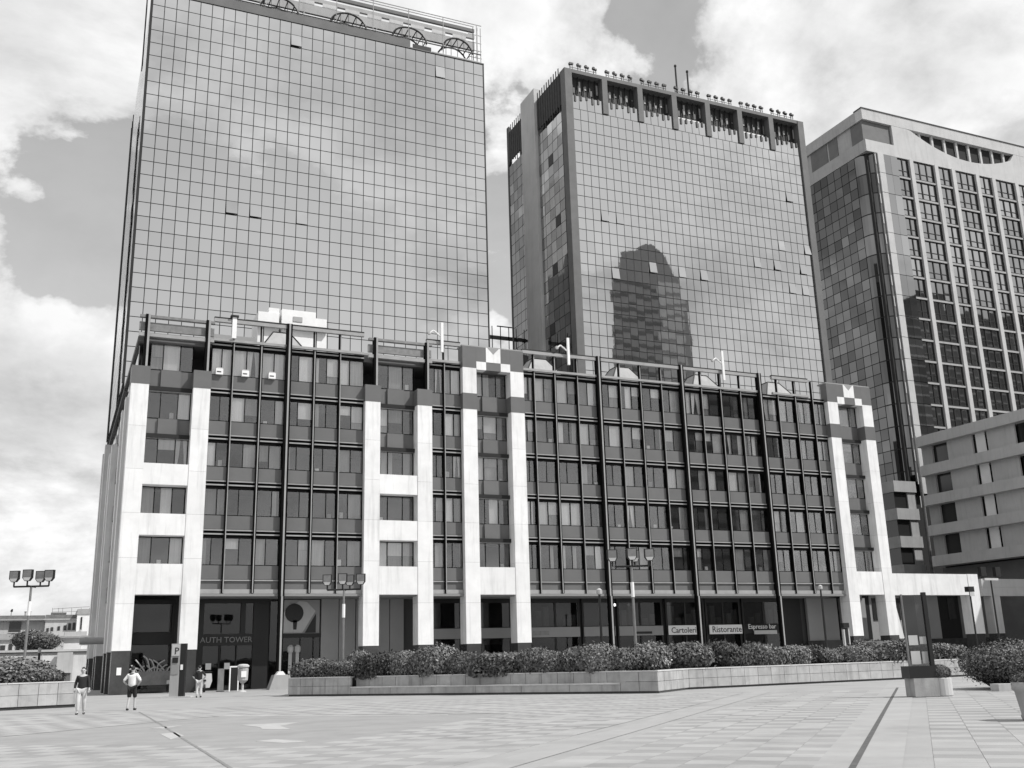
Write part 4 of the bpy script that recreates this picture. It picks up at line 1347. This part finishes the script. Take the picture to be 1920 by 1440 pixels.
# ================================================================ totems and small things by the entrance
tt = thing('parking_totem', 'tall narrow grey totem with a P sign by the first pillar pair', 'sign', (6.95, 64.8, 0))
def tb(name, x0, x1, y0, y1, z0, z1, m):
    MB().box(x0, x1, y0, y1, z0, z1).rotz(-.35, (6.95, 64.8)).build(name, m, tt)
tb('foot_plate', 6.2, 8.0, 64.4, 65.3, 0, .06, 'concrete_pale')
tb('cabinet', 6.70, 7.22, 64.65, 65.0, .06, 3.05, 'concrete')
tb('side_panel', 7.23, 7.55, 64.66, 64.99, .06, 3.05, 'metal_dark')
tb('display', 6.74, 7.18, 64.62, 64.645, 2.35, 3.0, 'concrete_pale')
tb('screen', 6.80, 7.12, 64.60, 64.64, 1.95, 2.25, 'metal_dark')
tb('slot_panel', 6.76, 7.16, 64.625, 64.645, 1.3, 1.85, 'grey_panel')
tb('notice', 7.28, 7.42, 64.62, 64.65, 1.55, 1.85, 'paper')
lt = mesh_text('letter', 'P', .55, (6.83, 64.66, 2.45), 'black_paint', tt)
lt.rotation_euler = (math.pi / 2, 0, -.35)
bn = thing('litter_bin', 'white round topped litter bin on a post by the entrance', 'bin', (12.3, 73.3, 0))
MB().lathe(12.3, 73.3, [(.28, 0), (.24, .06), (.08, .1), (.07, .6)], 12).build('foot', 'concrete_pale', bn)
MB().lathe(12.3, 73.3, [(.12, .55), (.33, .75), (.36, 1.5), (.30, 1.55)], 14).build('bucket', 'concrete', bn)
MB().lathe(12.3, 73.3, [(.34, 1.56), (.40, 1.62), (.40, 1.72), (.26, 1.80), (.05, 1.82)], 14).build('lid', 'concrete_pale', bn)
P('label', bn, 12.12, 12.46, 72.92, 72.935, .95, 1.35, 'paper')
fs = thing('framed_board', 'upright board with a white frame beside the litter bin', 'sign', (12.0, 75.6, 0))
for a in ((11.75, 11.83, 0, 1.6), (12.32, 12.40, 0, 1.6)):
    P('frame_side', fs, a[0], a[1], 75.55, 75.65, a[2], a[3], 'white_paint')
P('frame_top', fs, 11.75, 12.4, 75.55, 75.65, 1.61, 1.7, 'white_paint')
P('board', fs, 11.84, 12.31, 75.58, 75.62, .05, 1.6, 'metal_dark')
sb = thing('grey_stand', 'plain grey display stand left of the white framed board', 'stand', (11.2, 75.9, 0))
P('panel', sb, 11.0, 11.42, 75.8, 75.9, 0.05, 1.55, 'steel')
P('foot', sb, 10.95, 11.47, 75.7, 76.0, 0, .05, 'metal_dark')
sc = thing('parked_scooter', 'pale scooter with round front shield in front of the entrance', 'scooter', (10.1, 75.8, 0))
MB().prism([(9.75, 75.6, .3), (10.45, 75.6, .3), (10.6, 75.6, .75), (10.55, 75.6, 1.25), (9.6, 75.6, 1.25), (9.58, 75.6, .75)], (0, .25, 0)).build('front_shield', 'concrete_pale', sc)
MB().lathe(0, 0, [(.28, -.06), (.28, .06)], 16).build('wheel', 'black_paint', sc)
wh = sc.children[-1]
wh.location = (10.1, 75.7, .28); wh.rotation_euler = (0, math.pi / 2, 0)
MB().tube((9.6, 75.7, 1.35), (10.6, 75.7, 1.35), .03).build('handlebar', 'metal_dark', sc)
MB().box(9.85, 10.35, 75.86, 77.2, .55, .85).build('seat', 'black_paint', sc)
MB().lathe(10.1, 75.55, [(.05, .72), (.1, .75), (.1, .82), (.05, .86)], 10).build('headlight', 'black_paint', sc)
MB().tube((10.1, 77.0, .1), (10.1, 77.0, .7), .22, n=10).build('rear_body', 'steel', sc)
wc = thing('shop_window_planter', 'dark window box with pale curling cactus in the left shop window', 'planter', (6.9, 79.6, 0))
P('box', wc, 5.6, 8.2, 79.2, 79.9, .55, 1.5, 'steel')
m = MB()
r_ = random.Random(9)
for i in range(13):
    x = 5.9 + i * .17
    pts_ = [(x, 79.4 + r_.uniform(-.15, .15), 1.5)]
    a_, h_ = r_.uniform(-.5, .5), r_.uniform(.10, .26)
    for k in range(1, 6):
        a_ += r_.uniform(-.1, .5) * (1 if a_ > 0 else -1)
        q_ = pts_[-1]
        pts_.append((q_[0] + math.sin(a_) * h_, q_[1], q_[2] + math.cos(a_) * h_))
    m.path(pts_, .05, 5)
m.build('cactus_stems', 'concrete_pale', wc)
P('drop_card', wc, 7.95, 8.2, 79.1, 79.15, .6, .85, 'paper')
pn = thing('wall_notice', 'white paper notice on the dark base of the corner pillar', 'notice', (4.5, 77, 1.2))
P('sheet', pn, 4.42, 4.72, 77.0, 77.025, 1.3, 1.8, 'paper')
cb = thing('column_foot', 'pale concrete foot block of the steel column by the entrance', 'block', (15.5, 76.4, 0))
MB().prism([(14.6, 75.9, 0), (16.3, 75.9, 0), (16.05, 75.9, 1.0), (14.95, 75.9, 1.0)], (0, 1.1, 0)).build('block', 'concrete', cb)
MB().prism([(15.1, 76.2, 1.0), (15.8, 76.2, 1.0), (15.6, 76.2, 1.25), (15.3, 76.2, 1.25)], (0, .6, 0)).build('cap', 'white_paint', cb)

# glass information totem on the plaza
K0 = (27.75, 27.55)
kt = thing('information_totem', 'glass information totem with black mast on a stone plinth in the plaza', 'totem', (27.75, 27.55, 0))
def kb_(name, x0, x1, y0, y1, z0, z1, m, piece=True):
    return MB().box(K0[0] + x0, K0[0] + x1, K0[1] + y0, K0[1] + y1, z0, z1).rotz(-.415, K0).build(name, m, kt)
kb_('plinth', -.62, .22, -.35, .5, .02, .62, 'stone')
kb_('plinth_foot', -.6, .2, -.33, .48, 0, .02, 'metal_dark')
kb_('dark_box', -.72, .20, -.3, .45, .62, 1.02, 'black_paint')
gp_ = kb_('glass_panel', -.56, .12, -.05, .0, 1.02, 3.42, 'totem_glass')
kb_('panel_frame', -.60, -.565, -.08, .03, 1.02, 3.45, 'steel')
kb_('mast', .13, .26, -.12, .05, .0, 3.5, 'black_paint')
for z0, z1, a, b, m_ in ((1.08, 1.52, -.5, -.18, 'concrete_pale'), (1.1, 1.5, -.12, .08, 'grey_panel'), (1.72, 2.05, -.52, -.2, 'concrete_pale'), (1.75, 2.0, -.14, .09, 'concrete')):
    kb_('poster', a, b, -.066, -.056, z0, z1, m_)
pc = MB().lathe(28.12, 27.32, [(.30, 0), (.33, .05), (.33, .60), (.28, .62), (.26, .56), (.03, .55)], 18).build('round_tub', 'concrete_pale', kt)
put('tub_plants', SH[('round', 'leaf')][0], kt, (28.12, 27.32, .55), None, (.33, .33, .5))

# small things on the roof edge of the low block
for x, zt, lb in ((28.27, 29.3, 'white roof davit with pulley left of the patterned pillar pair'), (40.2, 29.2, 'white roof davit over the first right bays'), (56.75, 29.6, 'white roof davit left of the roof notch')):
    t = thing('roof_davit', lb, 'davit', (x, 77.0, 26.8))
    P('post', t, x - .11, x + .11, 76.9, 77.08, 26.7, zt, 'white_paint')
    m = MB().tube((x, 77.0, zt - 1.3), (x - .75, 77.0, zt - .75), .07)
    m.tube((x - .75, 77, zt - .75), (x - 1.1, 77, zt - 1.0), .07)
    m.build('arm', 'white_paint', t)
    MB().tube((x - 1.1, 76.95, zt - 1.0), (x - 1.1, 77.1, zt - 1.0), .16, n=10).build('pulley', 'concrete', t)
rp = thing('roof_cabin', 'white stepped rooftop cabin with a small dark window', 'cabin', (17.3, 85, 25.9))
P('cabin_block', rp, 14.3, 16.1, 84.9, 88, 25.86, 31.35, 'white_paint')
P('cabin_block', rp, 16.3, 19.3, 84.8, 88, 25.86, 31.75, 'white_paint')
P('cabin_block', rp, 19.31, 20.3, 84.9, 88, 25.86, 31.25, 'white_paint')
P('cabin_block', rp, 15.2, 16.1, 84.95, 87, 31.36, 31.8, 'white_paint')
P('window', rp, 17.3, 18.1, 84.74, 84.79, 30.7, 31.15, 'concrete')
P('roof_edge', rp, 13.2, 20.4, 84.4, 84.75, 30.0, 30.3, 'metal_dark')
vp = thing('roof_vent', 'white capped vent post on the roof left of the white cabin', 'vent', (11.25, 77.3, 26))
P('post', vp, 11.05, 11.38, 77.1, 77.35, 26.2, 27.9, 'white_paint')
P('cap', vp, 10.9, 11.5, 77.0, 77.45, 27.91, 28.05, 'black_paint')
for i, xa in enumerate((10.0, 11.95, 14.0)):
    t = thing('sill_box', ('leftmost', 'middle', 'rightmost')[i] + ' of three white air units on the top left window sills', 'air unit', (xa, 77.5, 23.25), 'white units on the top window sills')
    P('casing', t, xa, xa + .55, 77.28, 77.52, 23.26, 23.72, 'white_paint')
    P('top', t, xa + .04, xa + .51, 77.3, 77.5, 23.73, 23.8, 'concrete_pale')
    P('grille', t, xa + .08, xa + .4, 77.265, 77.279, 23.42, 23.5, 'metal_dark')

# ================================================================ people
def skinned(name, joints, edges, m, parent, sub=2):
    me = bpy.data.meshes.new(name)
    me.from_pydata([j[:3] for j in joints], edges, [])
    o = put(name, me, parent)
    mod = o.modifiers.new('skin', 'SKIN')
    mod.use_smooth_shade = True
    for i, j in enumerate(joints):
        sv = me.skin_vertices[0].data[i]
        r = j[3]
        sv.radius = (r, r) if not isinstance(r, tuple) else r
        sv.use_root = (i == 0)
    sb_ = o.modifiers.new('sub', 'SUBSURF')
    sb_.levels = sb_.render_levels = sub
    me.materials.append(MT[m])
    return o
def person(x, y, face, label, top, legs, step, arms, hairm='hair', shorts=False, topm2=None, shoe='cloth_dark'):
    t = thing('person', label, 'person', (x, y, 0))
    ca, sa = math.cos(face), math.sin(face)
    def Tm(p):
        a, b, c = p[:3]
        return (x + a * ca - b * sa, y + a * sa + b * ca, c) + tuple(p[3:])
    # local: +x right-hand side of picture when face=0, -y is the way the person looks
    hipL, hipR = (-.095, 0, .90, .085), (.095, 0, .90, .085)
    kL, kR = (-.10, -.06 - step * .5, .49, .06), (.10, -.06 + step * .5, .49, .06)
    aL, aR = (-.10, .02 - step, .085, .042), (.10, .02 + step, .085, .042)
    tL, tR = (-.12, -.13 - step, .04, .04), (.12, -.13 + step, .04, .04)
    J = [(0, 0, .98, .12), (0, .01, 1.14, .115), (0, .01, 1.32, .135), (0, .01, 1.44, .09), (0, .0, 1.50, .052), (0, -.01, 1.58, .078), (0, -.015, 1.66, .085), (0, 0, 1.73, .05)]
    E_ = [(i, i + 1) for i in range(7)]
    def add(chain, root):
        k = root
        for c in chain:
            J.append(c)
            E_.append((k, len(J) - 1))
            k = len(J) - 1
    add([hipL, kL, aL, tL], 0)
    add([hipR, kR, aR, tR], 0)
    shL, shR = (-.175, .01, 1.41, .06), (.175, .01, 1.41, .06)
    eL, wL, hL, eR, wR, hR = arms
    add([shL, eL + (.042,), wL + (.030,), hL + (.036,)], 3)
    add([shR, eR + (.042,), wR + (.030,), hR + (.036,)], 3)
    skinned('body', [Tm(j) for j in J], E_, 'skin', t)
    # shirt, trousers, shoes
    JS = [(0, 0, .87, (.185, .15)), (0, .01, 1.12, (.175, .145)), (0, .01, 1.33, (.185, .15)), (0, .01, 1.44, .105)]
    ES = [(0, 1), (1, 2), (2, 3)]
    for sh, e, wv in ((shL, eL, wL), (shR, eR, wR)):
        JS.append(sh[:3] + (.078,)); ES.append((3, len(JS) - 1))
        JS.append(e + (.058,)); ES.append((len(JS) - 2, len(JS) - 1))
        if topm2 is None:
            JS.append(tuple(e[i] + (wv[i] - e[i]) * .85 for i in range(3)) + (.045,)); ES.append((len(JS) - 2, len(JS) - 1))
    skinned('shirt', [Tm(j) for j in JS], ES, top, t)
    if topm2:
        skinned('yoke', [Tm(j) for j in [(0, .01, 1.38, .16), (0, .01, 1.46, .10), (-.16, .01, 1.42, .085), (.16, .01, 1.42, .085)]], [(0, 1), (0, 2), (0, 3)], topm2, t)
    JT = [(0, 0, .96, .142)]
    ET = []
    for h, k, a in ((hipL, kL, aL), (hipR, kR, aR)):
        JT.append(h[:3] + (.108,)); ET.append((0, len(JT) - 1))
        JT.append(k[:3] + (.085,)); ET.append((len(JT) - 2, len(JT) - 1))
        if not shorts:
            JT.append(tuple(k[i] + (a[i] - k[i]) * .93 for i in range(3)) + (.062,)); ET.append((len(JT) - 2, len(JT) - 1))
    skinned('shorts' if shorts else 'trousers', [Tm(j) for j in JT], ET, legs, t)
    for a, tt_ in ((aL, tL), (aR, tR)):
        skinned('shoe', [Tm((a[0], a[1] + .05, .05, .05)), Tm((tt_[0], tt_[1], .045, .048))], [(0, 1)], shoe, t)
    # hair, ears, nose, fingers
    skinned('hair', [Tm((0, .045, 1.60, .07)), Tm((0, .04, 1.68, .088)), Tm((0, .0, 1.735, .075)), Tm((0, -.055, 1.74, .04))], [(0, 1), (1, 2), (2, 3)], hairm, t)
    m = MB()
    m.tube(Tm((0, -.095, 1.66)), Tm((0, -.118, 1.62)), .010, .016, n=6)
    for s_ in (-1, 1):
        m.tube(Tm((s_ * .084, .0, 1.61)), Tm((s_ * .088, .01, 1.67)), .014, .018, n=6)
    m.build('nose_and_ears', 'skin', t)
    m = MB()
    for s_ in (-1, 1):
        m.tube(Tm((s_ * .034, -.088, 1.655)), Tm((s_ * .034, -.099, 1.655)), .013, n=8)
    m.tube(Tm((-.022, -.088, 1.585)), Tm((.022, -.088, 1.585)), .006, n=6)
    m.build('eyes_and_mouth', 'hair', t)
    for wv, hv in ((wL, hL), (wR, hR)):
        m = MB()
        w3, h3 = Vector(wv), Vector(hv)
        d = (h3 - w3).normalized()
        sd_ = d.cross(Vector((0, 0, 1)))
        sd_ = sd_.normalized() if sd_.length > .1 else Vector((0, 1, 0))
        nr_ = d.cross(sd_)
        for k, ln in enumerate((.062, .074, .078, .066)):
            o = h3 + sd_ * ((k - 1.5) * .019)
            p1 = o + d * ln * .6
            p2 = p1 + (d * .75 + nr_ * .5).normalized() * ln * .55
            m.tube(Tm(tuple(o)), Tm(tuple(p1)), .0095, .009, n=5)
            m.tube(Tm(tuple(p1)), Tm(tuple(p2)), .009, .006, n=5)
        o = h3 - d * .03 - sd_ * .03
        m.tube(Tm(tuple(o)), Tm(tuple(o - sd_ * .03 + d * .03)), .011, .009, n=5)
        m.tube(Tm(tuple(o - sd_ * .03 + d * .03)), Tm(tuple(o - sd_ * .03 + d * .065)), .009, .007, n=5)
        m.build('fingers', 'skin', t)
    return t
hang = ((-.25, .03, 1.15), (-.27, -.03, .93), (-.27, -.06, .86), (.25, -.03, 1.15), (.27, -.12, .94), (.27, -.16, .88))
hips_ = ((-.36, .06, 1.17), (-.24, -.04, 1.02), (-.19, -.08, .99), (.36, .06, 1.17), (.24, -.04, 1.02), (.19, -.08, .99))
person(1.35, 44.56, -.15, 'man in a dark jacket and pale trousers walking past the left planter', 'cloth_dark', 'cloth_pale', .14, hang)
person(3.35, 46.86, 2.7, 'person in a white top with dark shoulders and black shorts seen from behind', 'cloth_white', 'cloth_dark', .12, hips_, shorts=True, topm2='cloth_dark')
person(8.08, 62.72, 2.9, 'person in a dark top and pale trousers standing by the entrance', 'cloth_dark', 'cloth_pale', .03, hips_, topm2='cloth_dark')

# ================================================================ the town beyond the left edge
def house(label, x0, x1, y, z1, wallm, wins, depth=14, eave=.5, roofm='roof_tile', name='town_house'):
    t = thing(name, label, 'building', ((x0 + x1) / 2, y, 0))
    MB().box(x0, x1, y, y + depth, 0, z1).build('wall', wallm, t)
    MB().prism([(x0 - eave, y - eave, z1), (x1 + eave, y - eave, z1), (x1 + eave, y - eave, z1 + .25), (x0 - eave, y - eave, z1 + .25)], (0, depth + 2 * eave, 0)).build('cornice', 'concrete', t)
    MB().box(x0, x1, y + .3, y + depth, z1 + .26, z1 + .95).build('parapet', roofm, t)
    for xa, za, w, h in wins:
        wn = P('window', t, xa, xa + w, y - .12, y + .02, za, za + h, 'window_dark')
        P('sill', wn, xa - .1, xa + w + .1, y - .25, y - .121, za - .15, za, 'concrete_pale')
    return t
house('pale long building with a dark eave and one arched bay, far left behind the lamp', -60, -.9, 215, 11.1, 'plaster', [(-6.9, 9.0, 2.0, 1.9)] + [(-50 + i * 5, 8.8, 1.2, 1.8) for i in range(8)], eave=1.0)
house('plain pale building with a row of small windows, far left beside the tower', -.8, 4.3, 205, 10.7, 'plaster', [(-.5, 8.6, .4, .7), (.2, 8.7, .4, .75), (1.3, 8.8, .4, .8), (2.3, 8.85, .45, .9), (3.0, 8.9, .5, 1.2), (3.75, 8.9, .45, 1.3)], depth=20, eave=.3)
house('narrow white house end with two tall panels next to the tower edge', 4.35, 9.5, 203, 11.6, 'white_paint', [(5.0, 8.9, .25, 2.2), (6.9, 8.9, .8, 1.4)], depth=16, eave=.15, roofm='concrete')
rh = thing('roof_terrace', 'thin metal terrace frame on the roof of the far left building', 'railing', (4, 206, 11.6))
m = MB()
for xa in (.2, 1.2, 1.9, 3.4, 5.0, 6.4):
    m.tube((xa, 206, 11.4), (xa, 206, 12.9), .05, n=4)
m.tube((.2, 206, 12.7), (6.4, 206, 13.1), .05, n=4)
m.tube((.2, 206, 12.2), (6.4, 206, 12.3), .04, n=4)
m.build('frame', 'steel', rh)
rs = thing('roof_shed', 'low roof shed with a pale wall under the terrace frame', 'shed', (1.0, 208, 11.0))
P('wall', rs, .1, 2.4, 207.5, 210, 10.9, 11.9, 'white_paint')
P('roof', rs, 0, 2.6, 207.2, 210.2, 11.91, 12.15, 'roof_tile')
for xa, ya, za, lb in ((-6.8, 216, 12.0, 'dark dish antenna on the long pale roof at far left'), (-4.4, 216, 12.0, 'first chimney from the lamp on the long pale roof'), (-3.6, 216, 12.0, 'second chimney from the lamp on the long pale roof')):
    t = thing('chimney' if 'chimney' in lb else 'dish_antenna', lb, 'chimney' if 'chimney' in lb else 'antenna', (xa, ya, za))
    if 'chimney' in lb:
        P('stack', t, xa - .15, xa + .15, ya, ya + .4, za, za + .7, 'concrete')
        P('cap', t, xa - .2, xa + .2, ya - .05, ya + .45, za + .71, za + .8, 'metal_dark')
    else:
        MB().tube((xa, ya, za), (xa, ya, za + .8), .05).build('stem', 'metal_dark', t)
        MB().tube((xa, ya, za + .8), (xa + .15, ya - .1, za + 1.25), .25, .12, n=8).build('dish', 'metal_dark', t)
house('low flat roofed house with small openings left of the round tree', -32, -3.3, 182, 6.7, 'plaster_grey', [(-6.8, 4.9, .7, 1.0), (-5.6, 4.9, .5, 1.2), (-4.6, 5.0, .6, .9), (-9.5, 4.9, .8, 1.1)], eave=.35, roofm='concrete')
house('small terrace house with pale awnings behind the round tree', -3.2, 5.8, 190, 7.2, 'plaster', [(-2.6, 5.7, .8, .9), (4.7, 6.0, .8, .8)], eave=.3, roofm='concrete_pale')
house('small white hut with a flat roof slab left of the corner pillar', 2.1, 4.45, 170, 6.5, 'white_paint', [], depth=6, eave=.45, roofm='concrete_pale', name='hut')
house('white annex right of the flat roofed hut', 4.5, 7.5, 171, 5.6, 'white_paint', [], depth=5, eave=.1, roofm='concrete', name='hut')
wl = thing('plaza_wall', 'grey panelled wall with a pale coping behind the left planter', 'wall', (-2, 163, 0))
xw = -30.0
for i, w in enumerate([3.1] * 8 + [2.4, 2.2, 2.0, 2.1, 2.0]):
    P('panel', wl, xw + .03, xw + w - .03, 163, 163.4, 0, 4.1, ('plaster_grey', 'concrete_pale')[i % 2])
    xw += w
P('coping', wl, -30, xw, 162.8, 163.6, 4.45, 4.75, 'plaster')
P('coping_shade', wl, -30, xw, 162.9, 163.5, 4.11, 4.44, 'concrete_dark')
P('door', wl, -.2, .7, 162.9, 162.99, 0, 2.6, 'metal_dark')
P('window', wl, -6.4, -5.8, 162.9, 162.99, 2.2, 3.6, 'metal_dark')
P('window', wl, -5.2, -4.7, 162.9, 162.99, 2.2, 3.6, 'metal_dark')
P('block', wl, 1.3, 3.3, 160.5, 162.7, 1.5, 4.3, 'concrete_pale')
P('block_base', wl, 1.4, 3.2, 160.7, 162.7, 0, 1.49, 'concrete_dark')
# round headed tree
TR = thing('round_tree', 'round dark tree before the low town buildings at the far left', 'tree', (-1.3, 168, 0))
MB().tube((-1.2, 168, 0), (-1.25, 168, 4.6), .26, .2, n=8).tube((-1.25, 168, 4.2), (-3.0, 168.3, 6.2), .18, .07).tube((-1.25, 168, 4.2), (.5, 167.6, 6.2), .18, .07).tube((-1.25, 168, 4.2), (-1.2, 168, 6.8), .16, .07).build('trunk', 'bark', TR)
put('crown', leaves(9000, 'round', 33, .05, 'leaf'), TR, (-1.3, 168, 4.7), None, (3.3, 2.6, 2.9))
tv = thing('dark_post', 'dark post with a pale lamp cap in front of the plaza wall', 'post', (-.9, 150, 0))
MB().tube((-.95, 150, 0), (-.95, 150, 4.1), .16, n=6).build('shaft', 'metal_dark', tv)
MB().tube((-.95, 150, 4.11), (-.95, 150, 4.75), .2, n=8).build('head', 'concrete_pale', tv)
